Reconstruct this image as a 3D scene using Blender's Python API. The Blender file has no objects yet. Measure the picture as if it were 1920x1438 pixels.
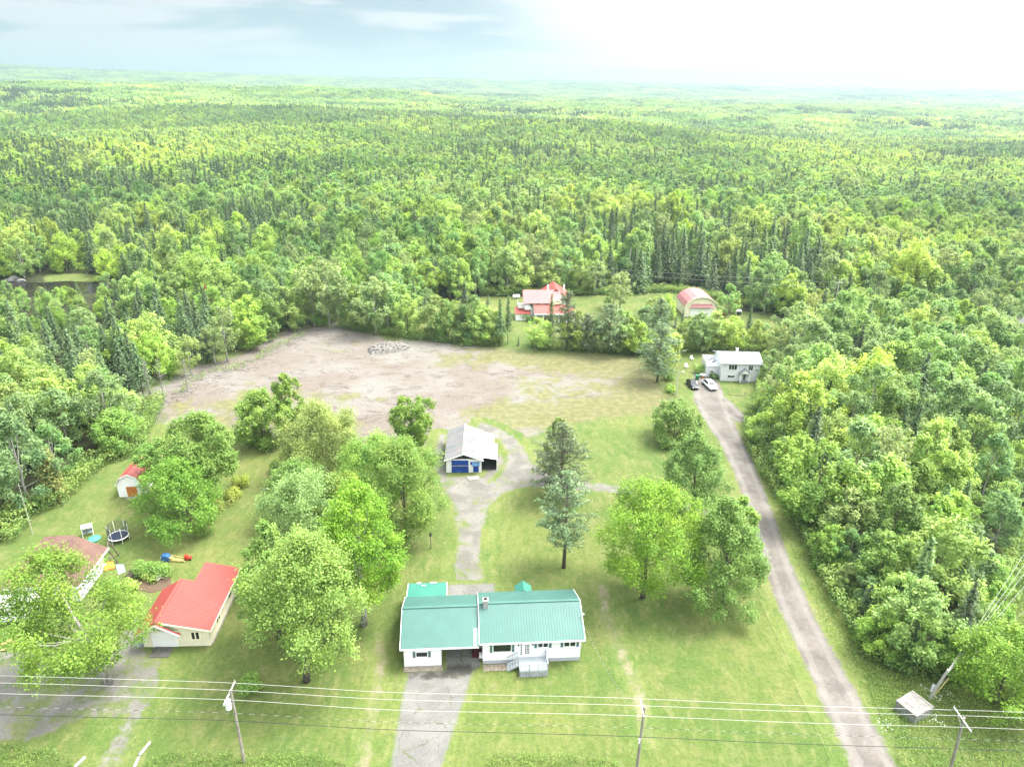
import bpy, math, random
import numpy as np
from mathutils import Vector, Matrix

# ------------------------------------------------------------------ camera, sky, sun, exposure
SC = bpy.context.scene
COL = SC.collection
CF, CH = 1340.0, 58.0
PITCH, ROLL = math.radians(22.5), math.radians(0.9)
FW = np.array([0, math.cos(PITCH), -math.sin(PITCH)])
_r0 = np.array([1., 0, 0]); _u0 = np.cross(_r0, FW)
RT = _r0 * math.cos(ROLL) + _u0 * math.sin(ROLL)
UP = -_r0 * math.sin(ROLL) + _u0 * math.cos(ROLL)
CP = np.array([0, 0, CH])

def at(px, py, z=0.0):
    """ground point (height z) that the photograph shows at pixel px, py"""
    d = FW * CF + RT * (px - 960) + UP * (719 - py)
    return CP + d * ((z - CH) / d[2])

def proj(p):
    v = np.array(p, float) - CP; d = v @ FW
    return 960 + CF * (v @ RT) / d, 719 - CF * (v @ UP) / d, d

cam = bpy.data.cameras.new('camera'); camo = bpy.data.objects.new('camera', cam); COL.objects.link(camo)
cam.sensor_width = 36; cam.lens = CF / 1920 * 36; cam.clip_start = 0.5; cam.clip_end = 40000
m = Matrix(((RT[0], UP[0], -FW[0]), (RT[1], UP[1], -FW[1]), (RT[2], UP[2], -FW[2]))).to_4x4()
camo.matrix_world = Matrix.Translation((0, 0, CH)) @ m
SC.camera = camo

SUN_AZ, SUN_EL = math.radians(68), math.radians(60)      # azimuth from +Y towards +X
SUN_E, SUN_ANG, EXPO, SKY_S = 1.5, 24, 2.78, 0.1
HAZE_D = 0.00023
sun = bpy.data.lights.new('sun', 'SUN'); sun.energy = SUN_E; sun.angle = math.radians(SUN_ANG); sun.color = (1.0, 0.95, 0.86)
suno = bpy.data.objects.new('sun', sun); COL.objects.link(suno)
sd = Vector((math.sin(SUN_AZ) * math.cos(SUN_EL), math.cos(SUN_AZ) * math.cos(SUN_EL), math.sin(SUN_EL)))
suno.rotation_euler = sd.to_track_quat('Z', 'Y').to_euler(); suno.location = (0, 0, 150)

def build_world():
    w = bpy.data.worlds.new('World'); SC.world = w; w.use_nodes = True
    nt = w.node_tree; N = nt.nodes; L = nt.links; N.clear()
    out = N.new('ShaderNodeOutputWorld'); bg = N.new('ShaderNodeBackground'); bg.inputs[1].default_value = SKY_S
    L.new(bg.outputs[0], out.inputs[0])
    sky = N.new('ShaderNodeTexSky'); sky.sky_type = 'NISHITA'; sky.sun_disc = False
    sky.sun_elevation = SUN_EL; sky.sun_rotation = SUN_AZ; sky.dust_density = 2.0
    tc = N.new('ShaderNodeTexCoord'); sp = N.new('ShaderNodeSeparateXYZ'); L.new(tc.outputs['Generated'], sp.inputs[0])
    def math_(op, a, b=None, clamp=False):
        n = N.new('ShaderNodeMath'); n.operation = op; n.use_clamp = clamp
        for i, v in enumerate((a, b)):
            if v is None: continue
            if isinstance(v, (int, float)): n.inputs[i].default_value = v
            else: L.new(v, n.inputs[i])
        return n.outputs[0]
    def mapr(v, a, b, c, d):
        n = N.new('ShaderNodeMapRange'); n.interpolation_type = 'SMOOTHSTEP'
        L.new(v, n.inputs[0])
        for i, k in enumerate((a, b, c, d)): n.inputs[i + 1].default_value = k
        return n.outputs[0]
    def mix(f, a, b):
        n = N.new('ShaderNodeMix'); n.data_type = 'RGBA'
        if isinstance(f, float): n.inputs[0].default_value = f
        else: L.new(f, n.inputs[0])
        for i, v in ((6, a), (7, b)):
            if isinstance(v, tuple): n.inputs[i].default_value = v + (1,)
            else: L.new(v, n.inputs[i])
        return n.outputs[2]
    # clouds: noise stretched along the horizon, a brighter side towards the sun
    mp = N.new('ShaderNodeMapping'); mp.inputs['Scale'].default_value = (1.0, 1.0, 4.2); L.new(tc.outputs['Generated'], mp.inputs[0])
    nz = N.new('ShaderNodeTexNoise'); nz.inputs['Scale'].default_value = 2.6; nz.inputs['Detail'].default_value = 7; nz.inputs['Roughness'].default_value = .52
    nz.inputs['Distortion'].default_value = .4
    L.new(mp.outputs[0], nz.inputs['Vector'])
    mp2 = N.new('ShaderNodeMapping'); mp2.inputs['Scale'].default_value = (1.2, 1.2, 9.0); mp2.inputs['Location'].default_value = (.3, .1, .2); L.new(tc.outputs['Generated'], mp2.inputs[0])
    nz2 = N.new('ShaderNodeTexNoise'); nz2.inputs['Scale'].default_value = 3.5; nz2.inputs['Detail'].default_value = 8; nz2.inputs['Distortion'].default_value = .7
    L.new(mp2.outputs[0], nz2.inputs['Vector'])
    # azimuth term: x of the direction (left negative, right positive in front of the camera)
    xs = sp.outputs[0]
    side = mapr(math_('ADD', xs, math_('MULTIPLY', math_('SUBTRACT', nz.outputs[0], .5), .35)), -.10, .24, 0, 1)
    elev = sp.outputs[2]
    # a darker cloud bank drifting over the middle of the view and on round to the left
    bank = math_('MULTIPLY', mapr(math_('ADD', xs, math_('MULTIPLY', elev, 1.3)), .32, -.02, 0, 1), mapr(math_('ADD', nz2.outputs[0], math_('MULTIPLY', elev, .5)), .5, .66, 0, 1))
    grey = mix(bank, (1.22, 1.24, 1.27), (.60, .80, .90))
    cloud = mix(side, grey, (2.6, 2.62, 2.62))
    # overcast above the view, boosted beyond its natural brightness to light the foliage
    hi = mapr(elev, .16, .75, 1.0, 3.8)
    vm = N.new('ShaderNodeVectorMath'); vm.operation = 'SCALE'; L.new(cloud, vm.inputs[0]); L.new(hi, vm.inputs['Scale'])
    cover = mapr(math_('ADD', nz2.outputs[0], 0.0), .72, .86, .98, .9)
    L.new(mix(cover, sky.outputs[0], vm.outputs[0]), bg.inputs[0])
build_world()
vs = SC.view_settings; vs.view_transform = 'Standard'; vs.look = 'None'; vs.gamma = 1; vs.exposure = EXPO; vs.use_curve_mapping = False
SC.cycles.max_bounces = 8; SC.cycles.transparent_max_bounces = 8; SC.cycles.volume_bounces = 1
SC.cycles.diffuse_bounces = 5; SC.cycles.glossy_bounces = 2; SC.cycles.transmission_bounces = 5

# ------------------------------------------------------------------ small helpers
def link(o, parent=None):
    COL.objects.link(o)
    if parent is not None: o.parent = parent
    return o

def tag(o, label=None, cat=None, group=None, kind=None):
    if label: o['label'] = label
    if cat: o['category'] = cat
    if group: o['group'] = group
    if kind: o['kind'] = kind
    return o

def empty(name, loc, rz=0.0, label=None, cat=None, group=None):
    o = bpy.data.objects.new(name, None); o.empty_display_size = .5
    o.location = tuple(float(v) for v in loc); o.rotation_euler = (0, 0, rz)
    return tag(link(o), label, cat, group)

def mesh_np(name, V, Fs, mats, fmat=None, attrs=None, smooth=False, k=4):
    """mesh out of numpy arrays; Fs is (n,k) or a list of tuples"""
    me = bpy.data.meshes.new(name)
    if isinstance(Fs, np.ndarray):
        n, k = Fs.shape
        me.vertices.add(len(V)); me.vertices.foreach_set('co', np.asarray(V, np.float32).ravel())
        me.loops.add(n * k); me.loops.foreach_set('vertex_index', Fs.astype(np.int32).ravel())
        me.polygons.add(n); me.polygons.foreach_set('loop_start', np.arange(0, n * k, k, dtype=np.int32))
        me.update(calc_edges=True)
    else:
        me.from_pydata([tuple(map(float, v)) for v in V], [], [tuple(map(int, f)) for f in Fs]); n = len(Fs); me.update()
    for mt in mats: me.materials.append(mt)
    if fmat is not None: me.polygons.foreach_set('material_index', np.asarray(fmat, np.int32))
    for an, (dom, arr) in (attrs or {}).items():
        a = me.attributes.new(an, 'FLOAT', dom); a.data.foreach_set('value', np.asarray(arr, np.float32))
    if smooth: me.polygons.foreach_set('use_smooth', np.ones(n, bool))
    return me

class MB:
    """collects boxes, prisms and tubes for one mesh part"""
    def __init__(s): s.v = []; s.f = []
    def poly(s, vs, fs):
        b = len(s.v); s.v += [tuple(map(float, v)) for v in vs]; s.f += [tuple(b + i for i in f) for f in fs]; return s
    def box(s, x0, x1, y0, y1, z0, z1):
        return s.poly([(x0, y0, z0), (x1, y0, z0), (x1, y1, z0), (x0, y1, z0), (x0, y0, z1), (x1, y0, z1), (x1, y1, z1), (x0, y1, z1)],
                      [(0, 3, 2, 1), (4, 5, 6, 7), (0, 1, 5, 4), (1, 2, 6, 5), (2, 3, 7, 6), (3, 0, 4, 7)])
    def slab(s, a, b, c, d, t, up=(0, 0, 1)):
        """quad a b c d thickened by t downwards"""
        u = np.array(up) * t; q = [np.array(p, float) for p in (a, b, c, d)]
        return s.poly([p - u for p in q] + q, [(3, 2, 1, 0), (4, 5, 6, 7), (0, 1, 5, 4), (1, 2, 6, 5), (2, 3, 7, 6), (3, 0, 4, 7)])
    def prism(s, pts, y0, y1, ax='y'):
        """outline in xz (ax y) or yz (ax x) pushed from y0 to y1"""
        n = len(pts)
        mk = (lambda p, q: (p[0], q, p[1])) if ax == 'y' else ((lambda p, q: (q, p[0], p[1])) if ax == 'x' else (lambda p, q: (p[0], p[1], q)))
        return s.poly([mk(p, y0) for p in pts] + [mk(p, y1) for p in pts],
                      [tuple(range(n)), tuple(range(2 * n - 1, n - 1, -1))] + [(i, n + i, n + (i + 1) % n, (i + 1) % n) for i in range(n)])
    def tube(s, pts, rad, n=6, cap=True):
        pts = [np.array(p, float) for p in pts]; b = len(s.v)
        if isinstance(rad, (int, float)): rad = [rad] * len(pts)
        for i, p in enumerate(pts):
            t = pts[min(i + 1, len(pts) - 1)] - pts[max(i - 1, 0)]; t = t / (np.linalg.norm(t) + 1e-9)
            a = np.cross(t, (0, 0, 1)) if abs(t[2]) < .9 else np.cross(t, (0, 1, 0)); a /= np.linalg.norm(a); c = np.cross(t, a)
            for k in range(n):
                an = 2 * math.pi * k / n; s.v.append(tuple(p + (a * math.cos(an) + c * math.sin(an)) * rad[i]))
        for i in range(len(pts) - 1):
            for k in range(n):
                s.f.append((b + i * n + k, b + i * n + (k + 1) % n, b + (i + 1) * n + (k + 1) % n, b + (i + 1) * n + k))
        if cap:
            s.f.append(tuple(b + k for k in range(n))[::-1]); e = b + (len(pts) - 1) * n; s.f.append(tuple(e + k for k in range(n)))
        return s
    def bar(s, p, q, w, h=None):
        """square section bar from p to q"""
        h = h or w; p = np.array(p, float); q = np.array(q, float); t = q - p; t = t / np.linalg.norm(t)
        a = np.cross(t, (0, 0, 1)) if abs(t[2]) < .95 else np.array((1., 0, 0)); a /= np.linalg.norm(a); c = np.cross(a, t)
        c4 = [(-1, -1), (1, -1), (1, 1), (-1, 1)]
        return s.poly([e + a * w / 2 * i + c * h / 2 * j for e in (p, q) for i, j in c4], [(0, 1, 2, 3), (7, 6, 5, 4), (0, 4, 5, 1), (1, 5, 6, 2), (2, 6, 7, 3), (3, 7, 4, 0)])
    def build(s, name, mat, parent=None, smooth=False, bevel=0, **kw):
        me = mesh_np(name, s.v, s.f, [mat], smooth=smooth)
        o = link(bpy.data.objects.new(name, me), parent)
        if bevel:
            md = o.modifiers.new('b', 'BEVEL'); md.width = bevel; md.segments = 1; md.limit_method = 'ANGLE'
        tag(o, **kw); return o

# ------------------------------------------------------------------ materials
class NT:
    def __init__(s, name):
        s.m = bpy.data.materials.new(name); s.m.use_nodes = True; s.t = s.m.node_tree; s.N = s.t.nodes; s.L = s.t.links
        s.b = s.N['Principled BSDF']; s.out = s.N['Material Output']
        s.b.inputs['Specular IOR Level'].default_value = .25
    def inp(s, sock, v):
        if isinstance(v, bpy.types.NodeSocket): s.L.new(v, sock)
        elif isinstance(v, tuple) and len(v) == 3 and sock.type == 'RGBA': sock.default_value = v + (1,)
        else: sock.default_value = v
    def pos(s, scale=(1, 1, 1), obj=False, rot=0):
        if obj: src = s.N.new('ShaderNodeTexCoord').outputs['Object']
        else: src = s.N.new('ShaderNodeNewGeometry').outputs['Position']
        mp = s.N.new('ShaderNodeMapping'); mp.inputs['Scale'].default_value = scale; mp.inputs['Rotation'].default_value = (0, 0, rot); s.L.new(src, mp.inputs[0]); return mp.outputs[0]
    def noise(s, vec, scale, detail=3, rough=.5, dist=0):
        n = s.N.new('ShaderNodeTexNoise'); s.L.new(vec, n.inputs['Vector']); n.inputs['Scale'].default_value = scale; n.inputs['Detail'].default_value = detail
        n.inputs['Roughness'].default_value = rough; n.inputs['Distortion'].default_value = dist; return n.outputs[0]
    def ramp(s, f, a, b, c=0., d=1.):
        n = s.N.new('ShaderNodeMapRange'); n.interpolation_type = 'SMOOTHSTEP'; s.inp(n.inputs[0], f)
        for i, k in enumerate((a, b, c, d)): n.inputs[i + 1].default_value = k
        return n.outputs[0]
    def mix(s, f, a, b, mode='MIX'):
        n = s.N.new('ShaderNodeMix'); n.data_type = 'RGBA'; n.blend_type = mode; s.inp(n.inputs[0], f); s.inp(n.inputs[6], a); s.inp(n.inputs[7], b); return n.outputs[2]
    def mt(s, op, a, b=None, clamp=False):
        n = s.N.new('ShaderNodeMath'); n.operation = op; n.use_clamp = clamp; s.inp(n.inputs[0], a)
        if b is not None: s.inp(n.inputs[1], b)
        return n.outputs[0]
    def attr(s, name):
        n = s.N.new('ShaderNodeAttribute'); n.attribute_name = name; return n.outputs['Fac']
    def bump(s, h, strength=.4, dist=.05):
        n = s.N.new('ShaderNodeBump'); n.inputs['Strength'].default_value = strength; n.inputs['Distance'].default_value = dist; s.inp(n.inputs['Height'], h); s.L.new(n.outputs[0], s.b.inputs['Normal'])
    def fin(s, col, rough=.8, metal=0.):
        s.inp(s.b.inputs['Base Color'], col); s.inp(s.b.inputs['Roughness'], rough); s.b.inputs['Metallic'].default_value = metal; return s.m

def plain(name, col, rough=.7, var=.12, scale=1.2, metal=0., dirt=None, spec=None):
    n = NT(name); v = n.pos(); f = n.noise(v, scale, 5, .6)
    lo = tuple(c * (1 - var) for c in col); hi = tuple(min(1, c * (1 + var)) for c in col)
    c = n.mix(n.ramp(f, .3, .7), lo, hi)
    if dirt is not None: c = n.mix(n.ramp(n.noise(n.pos((1, 1, 1)), 3.1, 6, .65), .58, .75, 0, .55), c, dirt)
    if spec is not None: n.b.inputs['Specular IOR Level'].default_value = spec
    return n.fin(c, rough, metal)

def grass_color(n):
    """mown lawn: patches of fresh, yellowish and dry blades, faint mowing passes"""
    p = n.pos(); big = n.noise(p, .035, 4, .55, .3); mid = n.noise(p, .22, 5, .6, .2); fine = n.noise(p, 2.2, 6, .7); tiny = n.noise(p, 9.0, 3, .7)
    mow = n.noise(n.pos((1.5, .05, 1), rot=.15), .9, 3, .6)
    mow2 = n.noise(n.pos((.05, 1.4, 1), rot=.3), .8, 3, .6)
    c = n.mix(n.ramp(big, .38, .62), (0.063, 0.108, 0.019), (0.108, 0.137, 0.030))
    c = n.mix(n.ramp(mid, .45, .72, 0, .75), c, (0.148, 0.148, 0.050))
    c = n.mix(n.ramp(mid, .42, .26, 0, .7), c, (0.043, 0.092, 0.016))
    c = n.mix(n.mt('MULTIPLY', n.ramp(mow, .50, .68, 0, .4), n.ramp(big, .45, .6)), c, (0.155, 0.162, 0.061))
    c = n.mix(n.mt('MULTIPLY', n.ramp(mow2, .52, .68, 0, .3), n.ramp(big, .55, .45)), c, (0.050, 0.097, 0.017))
    m3 = n.noise(n.pos((1, .45, 1), rot=.5), .9, 7, .72, .6); cl = n.noise(p, .95, 6, .75, .3); c = n.mix(n.ramp(cl, .55, .68, 0, .5), c, (.050, .095, .018)); c = n.mix(n.ramp(m3, .50, .64, 0, .6), c, (0.169, 0.169, 0.068)); c = n.mix(n.ramp(m3, .48, .36, 0, .5), c, (0.042, 0.086, 0.016))
    c = n.mix(n.ramp(n.noise(p, .55, 6, .65), .60, .72, 0, .6), c, (0.194, 0.173, 0.094))
    c = n.mix(n.ramp(fine, .42, .62, 0, .7), c, n.mix(.6, c, (0.025, 0.058, 0.010)))
    c = n.mix(n.ramp(tiny, .45, .75, 0, .75), c, (0.165, 0.192, 0.070))
    return c, n.mt('ADD', fine, tiny)

def mat_ground():
    n = NT('lawn_and_forest_floor'); c, h = grass_color(n)
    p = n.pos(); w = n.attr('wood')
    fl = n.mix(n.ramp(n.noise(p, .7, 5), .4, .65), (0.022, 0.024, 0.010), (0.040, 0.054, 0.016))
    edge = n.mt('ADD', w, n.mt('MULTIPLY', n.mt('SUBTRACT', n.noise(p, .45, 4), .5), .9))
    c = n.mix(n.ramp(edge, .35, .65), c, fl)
    n.bump(h, .7, .12); return n.fin(c, .95)

def mat_field():
    """bulldozed clearing: pinkish gravelly soil, grey stone, thin weeds; fades to lawn at its rim"""
    n = NT('bare_soil'); g, h = grass_color(n); p = n.pos()
    a = n.noise(p, .06, 5, .6, .6); b = n.noise(n.pos((.7, 1, 1), rot=-.25), .34, 7, .72, .8); f = n.noise(p, 2.6, 7, .75)
    track = n.noise(n.pos((.3, 1, 1), rot=.5), .9, 6, .72, .5)
    c = n.mix(n.ramp(a, .38, .62), (0.132, 0.110, 0.094), (0.160, 0.152, 0.138))
    c = n.mix(n.ramp(b, .50, .64, 0, .8), c, (0.077, 0.061, 0.050))
    c = n.mix(n.ramp(track, .5, .72, 0, .6), c, (0.180, 0.164, 0.146))
    c = n.mix(n.ramp(f, .48, .72, 0, .8), c, (0.211, 0.198, 0.180))
    c = n.mix(n.ramp(f, .45, .30, 0, .7), c, (0.053, 0.043, 0.032))
    veg = n.mt('ADD', n.attr('veg'), n.mt('ADD', n.mt('MULTIPLY', n.mt('SUBTRACT', n.noise(p, .16, 6, .68, .4), .5), 1.5), n.mt('MULTIPLY', n.mt('SUBTRACT', f, .5), .7)))
    wd = n.mix(n.ramp(n.noise(p, .8, 4), .4, .65), (0.096, 0.105, 0.031), (0.146, 0.140, 0.050))
    c = n.mix(n.ramp(veg, .30, .56, 0, .8), c, wd)
    e = n.mt('ADD', n.attr('edge'), n.mt('MULTIPLY', n.mt('SUBTRACT', n.noise(p, .25, 6, .7), .5), 9.0))
    c = n.mix(n.ramp(e, -3.0, .8), g, c)
    n.bump(n.mt('ADD', f, b), .9, .14); return n.fin(c, .95)

def mat_road(name, base, pale, tint, rag=1.6, weeds=.0, cracks=False, ruts=False):
    n = NT(name); g, h = grass_color(n); p = n.pos(); f = n.noise(p, 4.5, 6, .75); a = n.noise(p, .3, 5, .6, .4)
    c = n.mix(n.ramp(a, .38, .64), base, pale)
    c = n.mix(n.ramp(n.noise(p, 1.1, 5), .55, .7, 0, .6), c, tint)
    c = n.mix(n.ramp(f, .5, .72, 0, .55), c, tuple(min(.6, x * 1.5) for x in pale))
    c = n.mix(n.ramp(f, .44, .3, 0, .55), c, tuple(x * .5 for x in base))
    if ruts:
        ed = n.mt('ADD', n.attr('edge'), n.mt('MULTIPLY', n.mt('SUBTRACT', a, .5), .9)); rt = n.mt('MULTIPLY', n.ramp(ed, .45, .8), n.ramp(ed, 1.5, 1.15)); c = n.mix(n.mt('MULTIPLY', rt, .4), c, tuple(min(.6, x * 1.28) for x in pale)); md_ = n.mt('MULTIPLY', n.ramp(ed, 1.5, 1.9), n.ramp(n.noise(p, .6, 5, .7), .42, .6)); c = n.mix(n.mt('MULTIPLY', md_, .4), c, tuple(x * .8 for x in tint)); c = n.mix(n.ramp(n.noise(p, .22, 5, .7, .5), .56, .66, 0, .4), c, tuple(x * .6 for x in base))
    if cracks:
        v = n.N.new('ShaderNodeTexVoronoi'); v.feature = 'DISTANCE_TO_EDGE'; v.inputs['Scale'].default_value = .30
        wv = n.N.new('ShaderNodeVectorMath'); wv.operation = 'ADD'; n.L.new(p, wv.inputs[0])
        nn = n.N.new('ShaderNodeTexNoise'); nn.inputs['Scale'].default_value = .9; nn.inputs['Detail'].default_value = 5; n.L.new(p, nn.inputs['Vector'])
        n.L.new(nn.outputs['Color'], wv.inputs[1]); n.L.new(wv.outputs[0], v.inputs['Vector'])
        c = n.mix(n.mt('MULTIPLY', n.ramp(v.outputs[0], .011, .004, 0, .5), n.ramp(n.noise(p, .35, 3), .42, .55)), c, (0.037, 0.040, 0.022))
        c = n.mix(n.mt('MULTIPLY', n.ramp(v.outputs[0], .035, .01, 0, .7), n.ramp(n.noise(p, .5, 4), .5, .62)), c, (0.068, 0.087, 0.025))
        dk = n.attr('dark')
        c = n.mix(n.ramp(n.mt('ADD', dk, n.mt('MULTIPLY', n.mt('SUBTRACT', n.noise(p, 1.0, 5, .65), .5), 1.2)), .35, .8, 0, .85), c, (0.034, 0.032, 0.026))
    if weeds:
        c = n.mix(n.ramp(n.noise(p, .35, 6, .7), .62 - weeds, .74 - weeds, 0, .8), c, g)
    e = n.mt('ADD', n.attr('edge'), n.mt('MULTIPLY', n.mt('SUBTRACT', n.noise(p, 1.1, 6, .7), .5), rag))
    c = n.mix(n.ramp(e, -.05, .55), g, c)
    n.bump(f, .5, .05); return n.fin(c, .92)

def leaf_mat(name, lo, hi, trans=.35, var=.25):
    """leaves: diffuse, a glossy cuticle and light coming through; hue varies by leaf, twig and tree"""
    n = NT(name); t = n.attr('tint')
    oi = n.N.new('ShaderNodeObjectInfo')
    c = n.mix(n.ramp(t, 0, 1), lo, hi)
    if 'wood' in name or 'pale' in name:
        g = n.noise(n.pos(), .0045, 3, .6); c = n.mix(n.ramp(g, .42, .66, 0, .75), c, tuple(x * k for x, k in zip(hi, (1.22, 1.08, 1.05)))); c = n.mix(n.ramp(g, .50, .34, 0, .6), c, tuple(x * .85 for x in lo))  # leaf tone by stand; its dark patches also paint in cloud shadow
    hsv = n.N.new('ShaderNodeHueSaturation'); n.L.new(c, hsv.inputs['Color'])
    n.L.new(n.ramp(oi.outputs['Random'], 0, 1, .492, .508), hsv.inputs['Hue']); n.L.new(n.ramp(n.mt('FRACT', n.mt('MULTIPLY', oi.outputs['Random'], 7.31)), 0, 1, 1 - var, 1 + var), hsv.inputs['Value'])
    n.L.new(n.ramp(n.mt('FRACT', n.mt('MULTIPLY', oi.outputs['Random'], 3.77)), 0, 1, .88, 1.04), hsv.inputs['Saturation'])
    n.inp(n.b.inputs['Base Color'], hsv.outputs[0]); n.b.inputs['Roughness'].default_value = .55; n.b.inputs['Specular IOR Level'].default_value = .3
    tr = n.N.new('ShaderNodeBsdfTranslucent'); mc = n.mix(1.0, hsv.outputs[0], (1.35, 1.15, .55), 'MULTIPLY'); n.L.new(mc, tr.inputs[0])
    ms = n.N.new('ShaderNodeMixShader'); ms.inputs[0].default_value = trans
    n.L.new(n.b.outputs[0], ms.inputs[1]); n.L.new(tr.outputs[0], ms.inputs[2]); n.L.new(ms.outputs[0], n.out.inputs[0])
    return n.m

def metal_roof_mat(name, col, streak=.25):
    n = NT(name); p = n.pos(obj=True); a = n.noise(p, .5, 5, .6); s = n.noise(n.pos((7, .5, 1), obj=True), 1.0, 4, .6)
    c = n.mix(n.ramp(a, .35, .65), tuple(x * (1 - streak * .5) for x in col), tuple(x * (1 + streak * .5) for x in col))
    c = n.mix(n.ramp(s, .5, .8, 0, .35), c, tuple(x * .72 + .03 for x in col))
    n.b.inputs['Specular IOR Level'].default_value = .4
    return n.fin(c, .5)

def siding_mat(name, col, step=.14, vertical=False):
    n = NT(name); tc = n.N.new('ShaderNodeTexCoord').outputs['Object']; sp = n.N.new('ShaderNodeSeparateXYZ'); n.L.new(tc, sp.inputs[0])
    z = sp.outputs[0 if vertical else 2]; fr = n.mt('FRACT', n.mt('DIVIDE', z, step))
    c = n.mix(n.ramp(n.noise(n.pos(), 1.5, 5), .4, .7), tuple(x * .93 for x in col), col)
    c = n.mix(n.ramp(fr, .12, .0, 0, .35), c, tuple(x * .45 for x in col))
    c = n.mix(n.ramp(n.noise(n.pos((1, 1, .3)), 4, 5), .62, .8, 0, .3), c, (.45, .44, .38))
    n.bump(fr, .3, .02); return n.fin(c, .55)

def rust_roof_mat():
    n = NT('weathered_galvanised_sheet'); p = n.pos(obj=True)
    sp = n.N.new('ShaderNodeSeparateXYZ'); n.L.new(p, sp.inputs[0])
    row = n.mt('FLOOR', n.mt('DIVIDE', sp.outputs[1], .8)); colm = n.mt('FLOOR', n.mt('DIVIDE', sp.outputs[0], 1.4))
    wn = n.N.new('ShaderNodeTexWhiteNoise'); cb = n.N.new('ShaderNodeCombineXYZ'); n.L.new(row, cb.inputs[0]); n.L.new(colm, cb.inputs[1]); n.L.new(cb.outputs[0], wn.inputs['Vector'])
    a = n.noise(n.pos((.8, 3.0, 1), obj=True), 1.1, 6, .7)
    c = n.mix(wn.outputs[0], (.125, .130, .135), (.185, .185, .185))
    m_ = n.mt('MULTIPLY', n.ramp(wn.outputs[0], .55, .85), n.ramp(a, .45, .65))
    c = n.mix(m_, c, (.15, .062, .040))
    fr = n.mt('FRACT', n.mt('DIVIDE', sp.outputs[1], .8)); c = n.mix(n.ramp(fr, .08, .0, 0, .5), c, (.10, .09, .085))
    return n.fin(c, .5)

def shingle_mat(name, a, b, step=.16):
    n = NT(name); p = n.pos(obj=True); br = n.N.new('ShaderNodeTexBrick'); n.L.new(p, br.inputs['Vector']); br.inputs['Scale'].default_value = 1
    br.inputs['Color1'].default_value = a + (1,); br.inputs['Color2'].default_value = b + (1,); br.inputs['Mortar'].default_value = tuple(x * .5 for x in a) + (1,)
    br.inputs['Brick Width'].default_value = .35; br.inputs['Row Height'].default_value = step; br.inputs['Mortar Size'].default_value = .012
    c = n.mix(n.ramp(n.noise(p, .6, 5), .35, .65, 0, .5), br.outputs[0], tuple((x + y) * .6 for x, y in zip(a, b)))
    n.bump(n.noise(p, 20, 3), .3, .02); return n.fin(c, .9)

M = {}
M['ground'] = mat_ground(); M['field'] = mat_field()
M['gravel'] = mat_road('grey_gravel', (.100, .091, .082), (.150, .139, .127), (.128, .106, .088), 2.0, ruts=True)
M['gravel2'] = mat_road('thin_gravel', (.108, .102, .092), (.155, .148, .134), (.095, .095, .060), 3.2, weeds=.10)
M['asphalt'] = mat_road('old_cracked_asphalt', (0.114, 0.112, 0.106), (0.147, 0.144, 0.135), (0.102, 0.099, 0.084), .7, cracks=True)
M['teal'] = metal_roof_mat('teal_sheet_metal', (0.047, 0.128, 0.110), .10)
M['teal_dark'] = metal_roof_mat('deeper_teal_sheet_metal', (0.036, 0.174, 0.132), .12)
M['red'] = metal_roof_mat('red_sheet_metal', (0.30, 0.058, 0.047), .10)
M['pinkred'] = metal_roof_mat('faded_red_sheet_metal', (0.336, 0.132, 0.132), .12)
M['white_siding'] = siding_mat('white_clapboard', (.84, .85, .87)); M['cream_siding'] = siding_mat('cream_clapboard', (.76, .72, .55))
M['grey_siding'] = siding_mat('pale_grey_clapboard', (.66, .68, .72), .16); M['green_siding'] = siding_mat('sage_clapboard', (0.306, 0.374, 0.306), .2, True)
M['white'] = plain('white_paint', (.78, .79, .80), .5, .05); M['white_worn'] = plain('worn_white_paint', (.66, .67, .68), .7, .1, 1.5, dirt=(.30, .30, .26))
M['cream'] = plain('cream_paint', (.76, .72, .56), .5, .05)
M['glass'] = plain('dark_window_glass', (0.015, 0.019, 0.022), .08, .3, .8, spec=.6); M['shutter'] = plain('grey_teal_shutter_paint', (0.091, 0.161, 0.168), .6, .1)
M['concrete'] = plain('weathered_concrete', (0.210, 0.203, 0.189), .9, .2, 1.3, dirt=(0.112, 0.105, 0.091)); M['concrete_dark'] = plain('dark_damp_concrete', (0.095, 0.091, 0.084), .9, .25, 1.2, dirt=(0.056, 0.056, 0.042))
M['foundation'] = plain('pale_parged_foundation', (0.336, 0.357, 0.385), .85, .1, 2, dirt=(0.210, 0.210, 0.189))
M['deck'] = plain('pale_grey_deck_paint', (0.315, 0.350, 0.371), .6, .08, 1, dirt=(0.224, 0.224, 0.196)); M['deck_skirt'] = plain('peeling_grey_plywood', (0.266, 0.280, 0.294), .8, .25, 3, dirt=(0.098, 0.133, 0.056))
M['chim'] = plain('grey_block', (0.294, 0.301, 0.308), .85, .15, 3); M['chim_cap'] = plain('pinkish_cap', (0.434, 0.364, 0.336), .8, .1, 3); M['black'] = plain('black_opening', (0.008, 0.008, 0.008), .8, .2)
M['blue'] = plain('royal_blue_paint', (0.008, 0.045, 0.231), .5, .18, 2, dirt=(0.021, 0.063, 0.210)); M['lightblue'] = plain('light_blue_awning', (0.091, 0.210, 0.385), .6, .12)
M['rust_roof'] = rust_roof_mat(); M['white_metal'] = plain('bright_white_sheet', (.80, .80, .80), .45, .04)
M['dark_inside'] = plain('dark_weathered_boards', (0.032, 0.032, 0.032), .9, .4, 2); M['dark_board'] = plain('tarpaper_boards', (0.025, 0.032, 0.032), .9, .3, 2)
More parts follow.
